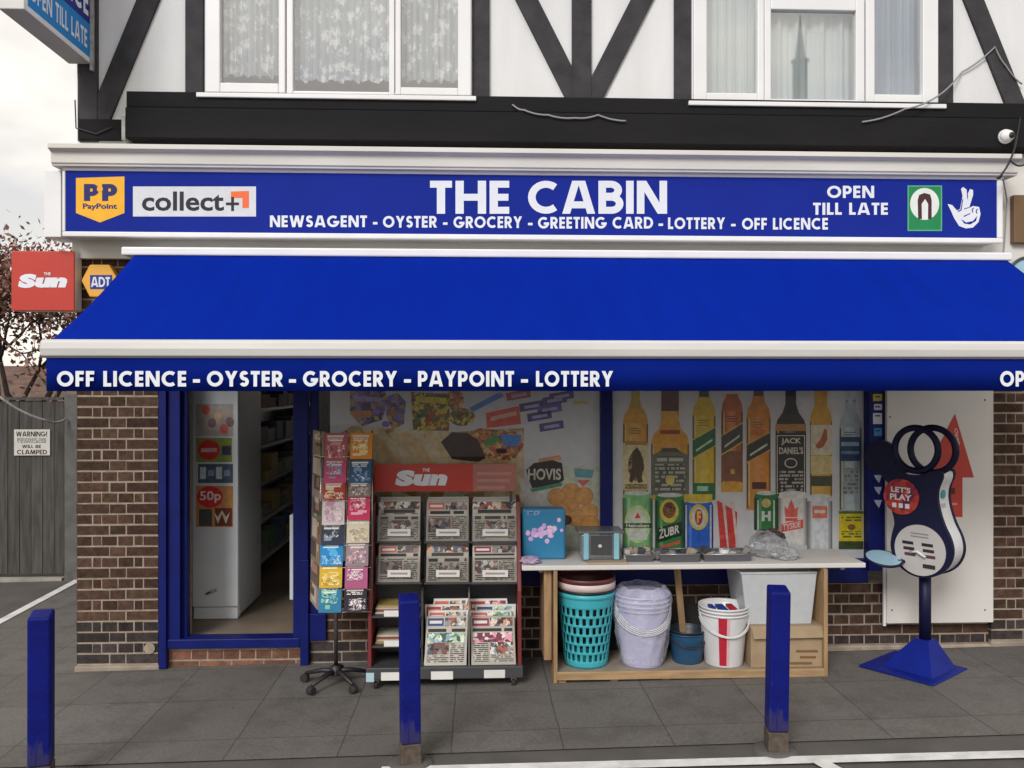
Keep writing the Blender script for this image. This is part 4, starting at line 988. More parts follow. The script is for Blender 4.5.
can(622.5, 652.5, 492, 556, '#6a9a68', c1)
def c2(b):
    oval(b, lp, 669, 511, 9.5, 12, '#c9b24a', 7); oval(b, lp, 669, 510, 6.5, 8, collage('beast', ['#5a3323', '#7a4a2c', '#3a2018', '#9a6a3c'], 60), 7.6)
    shape(b, lp, [(657, 528), (682, 521), (682, 535), (657, 543)], '#10281a', 8)
    btext(b, 'ŻUBR', Fr(W(659, 539, .054), (W(682, 532, .054) - W(659, 539, .054)), (0, 0, 1)), 0, 0, .155, .085, '#e3e0d4', .03, 8.6)
    shape(b, lp, [(660, 546), (680, 540), (680, 543), (660, 549)], '#b0473d', 8)
can(655, 684.5, 494, 556, '#2c6b36', c2)
def c3(b):
    rect(b, lp, 684, 494, 712, 502, '#c9b13c', 7)
    for x in (686, 710.5): rect(b, lp, x - .9, 505, x + .9, 548, '#b9c2d6', 7)
    oval(b, lp, 698.5, 517, 9.5, 13, '#d0bd52', 7.4); oval(b, lp, 698.5, 517, 6.6, 10, '#c9d0d8', 7.8); oval(b, lp, 698.5, 517, 4, 8, '#8e2328', 8.4); btext(b, 'F', lp, 696.7, 523, 700.7, 511, '#d8c35a', .04, 9)
can(684, 713, 500, 556, '#1f4f9c', c3)
def c4(b):
    for x in (722, 731): shape(b, lp, [(x, 502), (x + 3, 502), (x + 7, 552), (x + 5.5, 552)], '#d7c7c0', 7)
def can4(b):
    shape(b, lp, [(717, 500), (737, 512), (735, 552), (720, 548)], '#a5302c', 6); c4(b)
part('can_print', bpz, can4)
def c5(b):
    for x in (757, 773): rect(b, lp, x, 500, x + 1.6, 530, '#c4d0bd', 7)
    oval(b, lp, 766, 503, 4.6, 4.6, '#c9b26a', 7); caps(b, 'H', lp, 761.5, 521, 770.5, 511, '#dfe2da', .24, .1, 7.4)
can(754, 778, 492, 530, '#1f5f34', c5)
def c6(b):
    shape(b, lp, [(784, 506), (787, 509), (791, 499), (795, 509), (798, 506), (797, 517), (785, 517)], '#c35a50', 7); shape(b, lp, [(781, 524), (803, 519), (803, 528), (781, 532)], '#b8453d', 7); rect(b, lp, 785, 518, 797, 521, '#b8453d', 7.4)
    btext(b, 'TYSKIE', Fr(W(782.5, 530.5, .054), (W(802, 526.5, .054) - W(782.5, 530.5, .054)), (0, 0, 1)), 0, 0, .135, .045, '#e6e3df', .02, 8)
can(778, 807, 492, 545, '#c9c7c4', c6)
can(807, 832, 495, 552, '#b4b6ba', lambda b: (rect(b, lp, 812, 506, 827, 518, '#c06a55', 7), rect(b, lp, 814, 510, 825, 513, '#d9d5d0', 7.6)))
def c8(b):
    rect(b, lp, 839, 513, 862.5, 541, '#c9b51f', 7); rect(b, lp, 838.5, 511, 863, 513.6, '#3f5c2c', 7.4); rect(b, lp, 838.5, 541, 863, 549, '#2f3a20', 7.4); oval(b, lp, 851, 527, 4, 3, '#6b4a22', 7.6)
    rect(b, lp, 841, 516, 861, 522, textmat(.02, .03, '#d9c62c', '#5b6a2a', .42), 7.6); rect(b, lp, 841, 531, 861, 538, textmat(.02, .03, '#d9c62c', '#5b6a2a', .42), 7.6)
part('label_print', bpz, c8)
# red arrow notice on the white board
ar = MB(); fa = PF(-.0665)
shape(ar, fa, [(955, 413.5), (974, 477.5), (962.5, 477.5), (962.5, 517), (938, 517), (938, 473), (926, 471)], '#b9443b', .5)
btext(ar, 'Open', Fr(W(953, 429, -.0665), (W(959, 452, -.0665) - W(953, 429, -.0665)), (W(961, 427, -.0665) - W(953, 429, -.0665))), 0, 0, .12, .03, '#dcc7c0', .02, 1.2)
rect(ar, fa, 945, 488, 955, 494, '#5b2f1f', 1.2); rect(ar, fa, 946, 500, 959, 513, '#c3453c', 1.0); rect(ar, fa, 948, 503, 957, 505, '#d79a8e', 1.4)
tag(ar.build('arrow_poster'), 'red arrow shaped poster stuck on the white board', 'poster')

# ================================================================== INTERIOR THINGS
Yfr = .56
fg = thing('fridge', 'tall white fridge with notices just inside the open doorway', 'fridge', (X(214, Yfr), Yfr, zf))
part('cabinet', fg, lambda b: b.box((X(192, Yfr), Yfr + .03, zf + .02), (X(238, Yfr), Yfr + .7, 2.15), 'fridge'), bevel=.01)
part('door', fg, lambda b: b.box((X(192, Yfr), Yfr, zf + .10), (X(238, Yfr), Yfr + .027, 2.14), 'fridge'), bevel=.008)
part('kick_plate', fg, lambda b: b.box((X(193, Yfr), Yfr + .015, zf + .005), (X(237, Yfr), Yfr + .1, zf + .09), 'fridge'))
def handle(b):
    a, c = W(206, 594, Yfr - .03), W(216, 590, Yfr - .03); b.tube([a, c], .008, 'steel', 8)
part('handle', fg, handle)
fi = PF(Yfr - .002)
def note(y0, y1, x0, x1, c, fn=None):
    def f(b):
        rect(b, fi, x0, y0, x1, y1, c, 0)
        if fn: fn(b)
    part('notice', fg, f)
note(404, 436, 196, 233, '#8e8782', lambda b: [oval(b, fi, 206 + i * 6, 410 + (i * 13) % 20, 4, 5, ('#b0554c', '#6d5c58', '#a98e76')[i % 3], 1 + i * .2) for i in range(5)])
note(438, 462, 196, 232, '#6f7a3a', lambda b: (oval(b, fi, 209, 450, 11, 10, '#a82a2c', 1), rect(b, fi, 222, 446, 231, 455, '#2f3550', 1), rect(b, fi, 201, 448, 217, 452, '#cfa6a2', 2)))
note(464, 483, 198, 233, '#3f4a58', lambda b: [rect(b, fi, 200 + i * 8, 467 + i % 2 * 3, 206 + i * 8, 479 - i % 2 * 3, ('#a7b0b8', '#6e7b92')[i % 2], 1) for i in range(4)])
note(486, 527, 196, 233, '#9a6e3f', lambda b: (oval(b, fi, 210, 497, 13, 11, '#a82428', 1), btext(b, '50p', fi, 200, 503, 221, 491, '#d8d3cc', .02, 2), rect(b, fi, 199, 509, 212, 526, '#3a3a3c', 1), rect(b, fi, 215, 508, 232, 526, '#5b2b22', 1), shape(b, fi, [(214, 512), (218, 524), (222, 514), (226, 524), (230, 512), (226, 517), (222, 510), (218, 517)], '#c7b9a8', 2)))
# shelving along the left inside wall
sx0, sx1 = X(246, 1.5) - .38, X(246, 1.5)
su = thing('shelf_unit', 'white stocked shelving running back inside the dim shop', 'shelving', (sx0, 2.6, zf))
for z in (.12, .5, .85, 1.2, 1.55): part('shelf', su, lambda b: b.box((sx0, 1.45, zf + z), (sx1, 4.8, zf + z + .03), 'fridge'))
part('back_panel', su, lambda b: b.box((sx0 - .03, 1.42, zf), (sx0 - .002, 4.8, 2.2), 'fridge'))
part('end_panel', su, lambda b: b.box((sx0, 4.802, zf), (sx1, 4.83, 2.2), 'fridge'))
pcs = ['#b0605a', '#c9b06a', '#6f8db0', '#86a87a', '#b5b0ab', '#96789a', '#d0cbc2', '#c58350']
pcn = dict(zip(pcs, ('red', 'mustard', 'blue', 'green', 'grey', 'purple', 'cream', 'orange')))
for zi, z in enumerate((.15, .53, .88, 1.23, 1.58)):
    y = 1.5
    while y < 4.6:
        wd = random.uniform(.20, .42); h = random.uniform(.08, .24); c = random.choice(pcs)
        mb = MB(); mb.box((sx1 - .22, y, zf + z), (sx1 - .02 - random.uniform(0, .05), y + wd - .015, zf + z + h), c); mb.box((sx1 - .2, y + .01, zf + z + h), (sx1 - .06, y + wd - .025, zf + z + h + .004), '#c9c4ba')
        tag(mb.build('packet'), '%s packet on the dim shelving inside the shop' % pcn[c], 'packet', 'packets on the inside shelves')
        y += wd
dz = MB(); bxp(dz, 289.5, 515, 293.5, 600, .35, .75, 'fridge'); tag(dz.build('freezer', bevel=.006), 'white freezer edge just inside the right door jamb', 'freezer')
# no lamps inside; daylight comes by door, panes and the added rear opening

# ================================================================== BOLLARDS
def bollard(label, px, pyt, pyb, wpx):
    g_ = PG(px, pyb); return g_, label
pb = [PG(410.5, 763), PG(776, 750.5)]
dline = (pb[1] - pb[0]); t_ = PG(41, 786)
spots = [(t_, 'blue square bollard beside the alley at the far left'), (pb[0], 'blue square bollard in front of the newspaper rack'), (pb[1], 'blue square bollard in front of the cardboard box')]
bo = thing('bollard', spots[1][1], 'bollard', (0, 0, 0), 0, 'blue bollards along the pavement edge')
hw = .052; BH = .85
def post(b):
    b.mesh([(-hw, -hw, .115), (hw, -hw, .115), (hw, hw, .115), (-hw, hw, .115), (-hw, -hw, BH), (hw, -hw, BH), (hw, hw, BH + .02), (-hw, hw, BH + .02)], [(3, 2, 1, 0), (4, 5, 6, 7), (0, 1, 5, 4), (1, 2, 6, 5), (2, 3, 7, 6), (3, 0, 4, 7)], 'bollard')
part('post', bo, post, local=True, bevel=.011)
part('base', bo, lambda b: b.box((-hw - .001, -hw - .001, -.06), (hw + .001, hw + .001, .114), 'rust'), local=True, bevel=.005)
part('foot_collar', bo, lambda b: b.lathe((0, 0, 0), [(.12, -.02), (.115, .006), (.075, .012), (.05, .013)], 'asphalt', 20), local=True)
for i in (0, 1, 2):
    o = bo if i == 1 else copy_tree(bo)
    p, lb = spots[i]
    o.location = (p.x, p.y, G(p.x)); o['label'] = lb; o.rotation_euler = (R((1.0, -.6, .5)[i]), R((.3, -.5, .8)[i]), R((14, 9, -5)[i]))


# ================================================================== NEWSPAPER RACK
def newspaper_art(b, fr, w, h, kind, l0=0, seed=0):
    rnd = random.Random(seed)
    rect(b, fr, 0, 0, w, h, ('#b5afa6', '#aaa398', '#bbb5ab')[seed % 3] if h < .33 else '#d6d1ca', l0)
    big = h > .33
    small = textmat(.0115, .02, '#d3cec7', '#77726d', .46) if big else textmat(.0115, .02); head = textmat(.034, .07, '#d3cec7', '#3a3736', .40) if big else textmat(.034, .07, '#b3ada3', '#2c2a29', .40)
    pal = lambda: (lambda k: collage(k, PAL[k], 38))(rnd.choice(('street', 'people', 'dusk', 'street', 'dusk') if kind != 'tab' or h < .33 else ('street', 'people', 'green', 'pinkish')))
    if kind == 'tab':
        rect(b, fr, .04 * w, h * .80, .42 * w, h * .96, rnd.choice(('#b23a34', '#c2605a', '#8c2f4a', '#3a4a7a')), l0 + 1); rect(b, fr, .08 * w, h * .85, .38 * w, h * .91, '#d9d2cc', l0 + 1.5)
        rect(b, fr, .45 * w, h * .79, .96 * w, h * .97, pal(), l0 + 1)
        rect(b, fr, .05 * w, h * .60, .95 * w, h * .77, head, l0 + 1)
        k = rnd.choice((0, .38)); rect(b, fr, (.05 + k) * w, h * .22, (.57 + k) * w, h * .58, pal(), l0 + 1)
        a = .60 if k == 0 else .05; rect(b, fr, a * w, h * .05, (a + .34) * w, h * .58, small, l0 + 1)
        rect(b, fr, (.05 + k) * w, h * .05, (.57 + k) * w, h * .20, small, l0 + 1)
    else:
        rect(b, fr, .0 * w, h * .80, w, h * .99, pal(), l0 + 1); rect(b, fr, .12 * w, h * .70, .88 * w, h * .79, '#3a3838', l0 + 1.4)
        rect(b, fr, .05 * w, h * .54, .95 * w, h * .69, head, l0 + 1)
        rect(b, fr, .30 * w, h * .16, .78 * w, h * .52, pal(), l0 + 1.2)
        for c in (.05, .80): rect(b, fr, c * w, h * .04, (c + (.23 if c < .5 else .16)) * w, h * .52, small, l0 + 1)
nr = thing('newspaper_rack', 'wheeled newspaper rack with red masthead board and acrylic pockets', 'rack', (X(443, -.4), -.4, G(X(443, -.4))))
Yb_, Yn = -.20, -.56     # back and front of the stand
gx0, gx1 = X(369, Yn), X(520, Yn); zg = G(gx0)
ztop_ = Z(500, 445, -.24)
for x in (gx0, gx1):
    def sd(b, x=x):
        d = .012
        b.prism([(x - d, Yn + .02, zg + .14), (x - d, Yn + .05, zg + .62), (x - d, -.34, ztop_ + .0), (x - d, Yb_, ztop_ + .03), (x - d, Yb_, zg + .10)], (2 * d, 0, 0), 'maroon')
    part('side_panel', nr, sd, recalc=True, bevel=.004)
part('back_panel', nr, lambda b: b.box((gx0 + .013, Yb_ - .02, zg + .1), (gx1 - .013, Yb_, ztop_ - .02), 'grey'))
part('base', nr, lambda b: b.box((gx0 - .02, Yn, zg + .068), (gx1 + .02, Yb_ + .01, zg + .145), 'grey'), bevel=.006)
for x in (gx0 + .04, gx1 - .04):
    for y in (Yn + .04, Yb_ - .05):
        def ca(b, x=x, y=y):
            b.tube([(x - .012, y, zg + .03), (x + .012, y, zg + .03)], .028, 'rubber', 14); b.box((x - .018, y - .012, zg + .045), (x + .018, y + .012, zg + .067), 'steel')
        part('caster', nr, ca)
# header
Yh = -.27
hd = part('header_board', nr, lambda b: bxp(b, 374.5, 464, 516, 491.5, Yh, Yh + .012, mat('pink acrylic header', (.42, .15, .12), .4)), bevel=.003)
hf = PF(Yh - .001)
part('masthead', hd, lambda b: (rect(b, hf, 374.7, 464.2, 473, 491.3, 'red', .3), sun_logo(b, hf, 396, 468, 447, 486, 2), [rect(b, hf, 477, y, x1, y + 3.2, '#b98a84', 1) for y, x1 in ((472, 512), (479, 510), (486, 505))]))
for x in (379, 511): part('header_post', nr, lambda b: bxp(b, x - 1.4, 491.6, x + 1.4, 515, Yh + .002, Yh + .012, 'grey'))
# shelves + pockets
cols = [(377.5, 419.5), (426, 468.5), (472.5, 517)]
def pocket(x0, x1, y0, y1, Y, lbl, seed):
    A, C = X(x0, Y), X(x1, Y); zb, zt = Z(y1, (x0 + x1) / 2, Y), Z(y0, (x0 + x1) / 2, Y)
    tray = part('pocket', nr, lambda b: [b.box((A - .012, Y - .012, zb - .012), (C + .012, Y + .10, zb), 'grey'), b.poly([(A - .01, Y - .012, zb), (C + .01, Y - .012, zb), (C + .01, Y - .012, zb + .17), (A - .01, Y - .012, zb + .17)], 'acrylic')])
    part('price_tag', tray, lambda b: (rect(b, PF(Y - .014), x0 + 10, y1 - 12, x1 - 9, y1 - 5, '#d8d5d2', 0), rect(b, PF(Y - .014), x0 + 13, y1 - 9.5, x1 - 12, y1 - 7.5, '#9a8f8e', 1)))
    lean = .09
    mb = MB(); w = C - A; h = zt - zb
    fr = Fr((A, Y, zb), (1, 0, 0), (0, lean, h))
    pts = [fr.pt(0, 0, -1), fr.pt(w, 0, -1), fr.pt(w, h * 1.12, -1), fr.pt(0, h * 1.12, -1)]
    mb.prism(pts, (0, .018, 0), '#aaa69f'); newspaper_art(mb, fr, w, h * 1.12, 'tab' if seed % 2 else 'broad', 0, seed)
    for i in range(3):
        f2 = Fr(fr.pt(.003 * i, 0) + Vector((0, .022 + i * .009, 0)), (1, 0, 0), (0, lean, h))
        mb.prism([f2.pt(0, 0), f2.pt(w - .004 * i, 0), f2.pt(w - .004 * i, h * (1.16 + .035 * i)), f2.pt(0, h * (1.15 + .035 * i))], (0, .006, 0), ('#b9b5ae', '#a8a49d')[i % 2])
    tag(mb.build('newspaper', recalc=False), lbl, 'newspaper', 'newspapers in the rack')
lb = [['newspaper in the upper left pocket of rack', 'newspaper in the upper middle pocket of rack', 'newspaper in the upper right pocket of rack'], ['newspaper with dark photo in lower left acrylic pocket', 'newspaper in the lower middle acrylic pocket', 'newspaper in the lower right acrylic pocket']]
for r, (y0, y1, Y) in enumerate(((505, 541, -.36), (549, 582, -.42))):
    for c, (x0, x1) in enumerate(cols): pocket(x0, x1, y0, y1, Y, lb[r][c], r * 3 + c)
    part('shelf', nr, lambda b: b.box((gx0 + .013, Y + .10, Z(y1 + 2, 445, Y)), (gx1 - .013, Yb_ - .021, Z(y1 + 2, 445, Y) + .012), 'grey'))
def bigpaper(x0, x1, y0, y1, lbl, seed, tilt):
    Y = Yn + .03; A, C = X(x0, Y), X(x1, Y); zb = zg + .147; zt = Z(y0, (x0 + x1) / 2, Y); w, h = C - A, zt - zb
    mb = MB()
    for i in range(4):
        fr = Fr((A + i * .006 - .004 + random.uniform(-.006, .006), Y + i * .022, zb), (1, 0, 0), (tilt * (1, 2.4, -1.6, 3.2)[i], .13, h))
        hh = h * (.80 + i * .085)
        mb.prism([fr.pt(0, 0, -1), fr.pt(w - .01 * i, 0, -1), fr.pt(w - .01 * i, hh, -1), fr.pt(0, hh, -1)], (0, .012, 0), '#b5b1aa')
        newspaper_art(mb, fr, w - .01 * i, hh, 'tab', 0, seed + i)
        if i == 0: rect(mb, fr, .04 * w, hh * .46, .93 * w, hh * .66, collage('green', PAL['green'], 38) if seed % 2 == 0 else collage('pinkish', PAL['pinkish'], 38), 2)
    tag(mb.build('newspaper'), lbl, 'newspaper', 'newspapers in the rack')
bigpaper(424, 466, 606, 672, 'tall pile of newspapers with green photo in bottom middle bay', 0, .012)
bigpaper(471.5, 516, 606, 671, 'tall pile of newspapers with pink headline in bottom right bay', 7, -.01)
part('divider', nr, lambda b: b.box((X(469, Yn + .03) - .004, Yn + .02, zg + .146), (X(469, Yn + .03) + .004, Yb_ - .03, zg + .62), 'steel'))
part('divider', nr, lambda b: b.box((X(422, Yn + .05) - .005, Yn + .06, zg + .146), (X(422, Yn + .05) + .005, Yb_ - .03, zg + .62), 'grey'))
for y, lbl in ((616, 'flat magazines on the top small left shelf of rack'), (646, 'yellowish magazines on the lower small left shelf of rack')):
    Y = Yn + .04; zs_ = Z(y, 395, Y)
    sh = part('shelf', nr, lambda b: b.box((gx0 + .013, Y, zs_ - .012), (X(421, Y), Yb_ - .021, zs_), 'grey'))
    part('price_tag', sh, lambda b: bxp(b, 384, y - 5.5, 412, y + .5, Y - .006, Y - .002, '#dcdad6'))
    mb = MB()
    for i in range(4): mb.box((gx0 + .03 + .006 * (i % 2), Y + .05 + .01 * i, zs_ + .001 + i * .012), (X(418, Y) - .008 * i, Yb_ - .05, zs_ + .012 + i * .012), ('#a48d55', '#b5b0a6', '#8c4a3e', '#c0b9a5')[i if y > 630 else 3 - i])
    tag(mb.build('magazine'), lbl, 'magazines', 'magazines on the rack')
for x0, y0, x1, y1 in ((381, 672.5, 401, 680.5), (431, 671.5, 453, 679.5), (484, 670, 505, 678)): part('price_tag', nr, lambda b: bxp(b, x0, y0, x1, y1, Yn - .004, Yn - .0005, '#dcdad6'))
part('label_holder', nr, lambda b: bxp(b, 366, 673, 374, 682, Yn - .004, Yn - .0005, '#a9c6cc'))

# ================================================================== CARD SPINNER
Yc = -.42
sc = thing('card_spinner', 'revolving greeting card rack on black wheeled star base', 'rack', (X(336, Yc), Yc, G(X(336, Yc))))
cc_ = PG(335, 678); cx_, cy_ = X(336, Yc), Yc; gz = G(cx_)
part('pole', sc, lambda b: b.tube([(cx_, cy_, gz + .08), (cx_, cy_, Z(436, 336, Yc))], .014, 'chrome', 12))
def spl(b):
    b.lathe((cx_, cy_, gz), [(.035, .06), (.035, .12), (.016, .13)], 'dark', 16)
part('hub', sc, spl)
for k in range(5):
    a = R(20 + k * 72)
    def leg(b, a=a):
        d = Vector((math.cos(a), math.sin(a), 0)); c = Vector((cx_, cy_, gz))
        b.tube([c + Vector((0, 0, .09)), c + d * .1 + Vector((0, 0, .085)), c + d * .22 + Vector((0, 0, .055))], [.02, .016, .011], 'dark', 8)
    lg = part('leg', sc, leg)
    def cs(b, a=a):
        d = Vector((math.cos(a), math.sin(a), 0)); p = Vector((cx_, cy_, gz + .026)) + d * .225; s_ = Vector((-d.y, d.x, 0)) * .014
        b.tube([p - s_ * 1.5, p + s_ * 1.5], .026, 'rubber', 14)
    part('caster', lg, cs)
# two front columns and the left face
Yq = Yc - .13
cards = [
    [(433, 461, '#b35a5f', '#cf9a98', 'dusty pink birthday card at the top left'), (459, 483, '#c04a74', '#7f9fb8', 'rose card with blue foot in left column'), (482, 500, '#a83a2c', '#d6c49a', 'brick red card with cream arc in left column'), (492, 525, '#cfc0c4', '#b98aa0', 'pale lilac and white card in left column'), (523, 545, '#2d3848', '#8d98a6', 'dark navy patterned card in left column'), (541, 566, '#1c86c4', '#54aee0', 'bright sky blue card in left column'), (562, 588, '#d3a92e', '#e3cf77', 'yellow card near the foot of left column'), (586, 613, '#2f77a0', '#7fc3a4', 'blue and green card at the bottom left')],
    [(433, 459, '#d98a2e', '#ecd59a', 'orange card at the top right of card rack'), (460, 483, '#25527a', '#7a97b4', 'deep blue card in right column'), (482, 497, '#7b6a66', '#b0a39b', 'taupe card in right column'), (492, 520, '#c22f58', '#e7a7bb', 'hot pink card in right column'), (517, 543, '#cfc3ae', '#a6916d', 'cream card with tan motif in right column'), (542, 566, '#8f7f86', '#b98a98', 'mauve grey card in right column'), (564, 589, '#a8567c', '#d7ccd4', 'plum and white card in right column'), (588, 612, '#2b2730', '#d9c9d0', 'black and white patterned card at the bottom right')]]
xc = [(324.5, 346.5), (350, 372)]
for ci, col in enumerate(cards):
    for i, (y0, y1, c1_, c2_, lbl) in enumerate(col):
        sk = 1 - i * .0; x0, x1 = xc[ci]; x0 -= i * .9; x1 -= i * .9 * .9
        mb = MB(); Yk = Yq - i * .004
        fr = Fr(W(x0, y1, Yk), (1, 0.04, 0), (0, .16, 1)); w = X(x1, Yk) - X(x0, Yk); h = (Z(y0, 340, Yk) - Z(y1, 340, Yk))
        mb.prism([fr.pt(0, 0, -1), fr.pt(w, 0, -1), fr.pt(w, h, -1), fr.pt(0, h, -1)], (0, .008, 0), c1_)
        rect(mb, fr, 0, 0, w, h, c1_, 0)
        rnd = random.Random(i * 7 + ci)
        for q in range(3):
            bx_, by_ = rnd.uniform(.08, .5) * w, rnd.uniform(.1, .75) * h; rect(mb, fr, bx_, by_, bx_ + rnd.uniform(.2, .42) * w, by_ + rnd.uniform(.05, .18) * h, c2_, 1 + q * .4)
        oval(mb, fr, w * rnd.uniform(.3, .7), h * rnd.uniform(.3, .6), w * .2, h * .16, c2_, 2.6, 14)
        rect(mb, fr, w * .1, h * .84, w * .85, h * .92, '#d8d2cb', 2.9)
        def mixc(a, b_, t): return tuple(x * (1 - t) + y * t for x, y in zip(lin(a), lin(b_)))
        yy = (.10, .34, .06)[(i + ci) % 3]; rect(mb, fr, w * (.10, .22, .06)[i % 3], h * yy, w * (.90, .80, .94)[(i + ci) % 3], h * (yy + (.46, .34, .52)[(i * 2 + ci) % 3]), collage('card %d %d' % (ci, i), [c1_, c1_, mixc(c1_, c2_, .5), c2_, mixc(c1_, '#201c20', .45), mixc(c2_, '#f0ece6', .6)], 60 + 9 * ((i * 3 + ci) % 4)), 3.2); rect(mb, fr, w * .12, h * .70, w * .80, h * .80, textmat(.012, .016, c1_ if ci else c2_, '#e6e0da', .42), 3.3)
        tag(mb.build('greeting_card'), lbl, 'greeting card', 'greeting cards in the spinner')
def wires(b):
    z0, z1 = Z(612, 336, Yq), Z(434, 336, Yq)
    for xx in (X(319, Yq), X(345, Yq), X(371, Yq)): b.tube([(xx, Yq + .045, z0), (xx, Yq + .06, z1 + .02)], .004, 'chrome', 6)
    for i in range(8):
        z = z0 + (z1 - z0) * i / 8; b.tube([(X(319, Yq), Yq + .012, z - .004), (X(371, Yq), Yq + .012, z - .004)], .003, 'chrome', 6)
    for z in (z0 + .02, z1 - .02):
        for xx in (X(319, Yq), X(371, Yq)): b.tube([(xx, Yq + .05, z), (cx_, cy_, z)], .004, 'chrome', 6)
        for xx in (X(316, Yq),): b.tube([(xx, Yq + .05, z), (xx + .02, cy_ + .15, z)], .004, 'chrome', 6)
part('wire_frame', sc, wires)
for i in range(8):
    y1 = 456 + i * 22; mb = MB(); x0, x1 = 312.5 - i * .35, 323.5 - i * .9
    a, c = W(x0, y1, Yq + .26), W(x1, y1, Yq + .012); a.z = c.z; w = (c - a).length; h = .155
    fr = Fr(a, c - a, Vector((.0, .13, 1)))
    mc = ('#8d7d66', '#6d5f58', '#a08c84', '#77705c', '#8a6a58')[i % 5]
    mb.prism([fr.pt(0, 0, -1), fr.pt(w, 0, -1), fr.pt(w, h, -1), fr.pt(0, h, -1)], fr.n * -.008, mc); rect(mb, fr, 0, 0, w, h, mc, 0)
    rnd = random.Random(i)
    for q in range(5): rect(mb, fr, w * rnd.uniform(.05, .5), h * rnd.uniform(.05, .8), w * rnd.uniform(.55, .95), h * rnd.uniform(.82, .95), ('#b3a48f', '#5f4f4a', '#a57f6f', '#c0b5a5')[(q + i) % 4], 1 + q * .4)
    tag(mb.build('greeting_card', recalc=True), 'dull brownish greeting card on the left side face of the card rack', 'greeting card', 'greeting cards on the side face')

# ================================================================== COUNTER AND SHELF CRATE
Yt0, Yt1 = -.52, -.03
cx0, cx1 = X(522, Yt0), X(866, Yt0); zt_ = Z(564.5, 690, Yt0)
ct = part('counter', None, lambda b: b.box((cx0, Yt0, zt_ - .032), (cx1, Yt1, zt_), 'board'), bevel=.006)
WL[ct] = Vector((0, 0, 0))
tag(ct, 'long white counter top in front of the shop window', 'counter')
for x in (cx0 + .12, cx1 - .12): part('bracket', ct, lambda b: b.box((x, -.4, zt_ - .07), (x + .03, Yt1, zt_ - .033), 'steel'))
part('leg', ct, lambda b: b.box((cx1 - .16, -.09, G(cx1) - .01), (cx1 - .12, -.05, zt_ - .033), 'framblue'), bevel=.004)
Yp0, Yp1 = -.53, -.09
px0, px1 = X(554, Yp0), X(828, Yp0); gp_ = G((px0 + px1) / 2)
zd = Z(671, 650, Yp0)          # deck top at front
cr = thing('display_crate', 'rough pine crate shelf under the counter holding buckets', 'crate', ((px0 + px1) / 2, Yp0, gp_))
part('deck', cr, lambda b: b.box((px0, Yp0 + .012, zd - .014), (px1, Yp1, zd), 'ply'))
part('front_board', cr, lambda b: b.box((px0 + .02, Yp0 - .008, zd - .052), (px1 - .02, Yp0 + .010, zd + .002), 'wood'), bevel=.004)
for i in range(6):
    x = px0 + .03 + (px1 - px0 - .1) * i / 5
    part('foot', cr, lambda b: b.box((x, Yp0 + .015, gp_ - .02), (x + .05, Yp1 - .02, zd - .015), 'woodv'))
zs1 = zt_ - .034
part('side_board', cr, lambda b: b.box((px0 - .002, Yp0 - .01, gp_ - .01), (px0 + .022, Yp1, zs1), 'woodv'), bevel=.003)
part('side_board', cr, lambda b: b.box((px0 - .06, Yp0 + .06, gp_ + .12), (px0 - .010, Yp1, zs1 - .004), 'woodv'), bevel=.003)
part('side_board', cr, lambda b: b.box((px1 - .03, Yp0 - .01, gp_ - .01), (px1 - .004, Yp1, zs1), 'woodv'), bevel=.003)
part('back_board', cr, lambda b: b.box((px0 + .023, Yp1 + .002, zd), (px1 - .032, Yp1 + .018, zd + .32), mat('near-black back board', (.02, .018, .017), .8)))  # near-black sheet closing the back of the crate
st_ = MB(); a, b_ = W(683, 632, -.22), W(677, 566, -.20)
st_.prism([a + Vector((-.022, 0, 0)), a + Vector((.022, 0, 0)), b_ + Vector((.022, 0, .0)), b_ + Vector((-.022, 0, .0))], (0, .02, 0), 'woodv')
st_.prism([Vector((a.x - .022, a.y, zd)), Vector((a.x + .022, a.y, zd)), a + Vector((.022, 0, 0)), a + Vector((-.022, 0, 0))], (0, .02, 0), 'woodv')
tag(st_.build('wooden_batten', recalc=True, merge=True), 'leaning pine batten behind the blue buckets', 'batten')
# laundry baskets
def zx(px, Y): return X(px, Y)
Yk = -.34
M['turq'] = mat('turquoise plastic', (.05, .40, .47), .4, var=.08)
M['creamp'] = mat('cream pink plastic', (.70, .56, .55), .4); M['blackp'] = mat('black plastic basket', (.02, .02, .022), .4); M['winep'] = mat('wine red plastic', (.12, .03, .035), .4); M['greenp'] = mat('dark green plastic', (.02, .07, .05), .4)
bxc = zx(586, Yk); rT = (zx(616, Yk) - zx(558, Yk)) / 2; rB = (zx(607, Yk) - zx(565, Yk)) / 2; hT = Z(589, 586, Yk) - zd
lb_ = thing('laundry_basket', 'turquoise slotted laundry basket at left end of crate', 'basket', (bxc, Yk, zd), 0, 'stacked laundry baskets')
NR = 31
def prof(r0, r1, h, n): return [(r0 + (r1 - r0) * i / n, h * i / n) for i in range(n + 1)]
part('body', lb_, lambda b: (b.lathe((bxc, Yk, zd + .003), prof(rB, rT * .965, hT - .02, NR), 'turq', 48, skip=lambda i, j: 3 <= i <= 26 and (i - 3) % 4 != 3 and (j + (i - 3) // 4) % 2 == 0), b.lathe((bxc, Yk, zd + .003), [(.001, 0), (rB, 0)], 'turq', 56)), solid=.004, merge=True)
part('rim', lb_, lambda b: b.lathe((bxc, Yk, zd + hT), [(rT * .95, -.035), (rT, -.03), (rT, -.002), (rT * .93, 0.0), (rT * .92, -.02)], 'turq', 48))
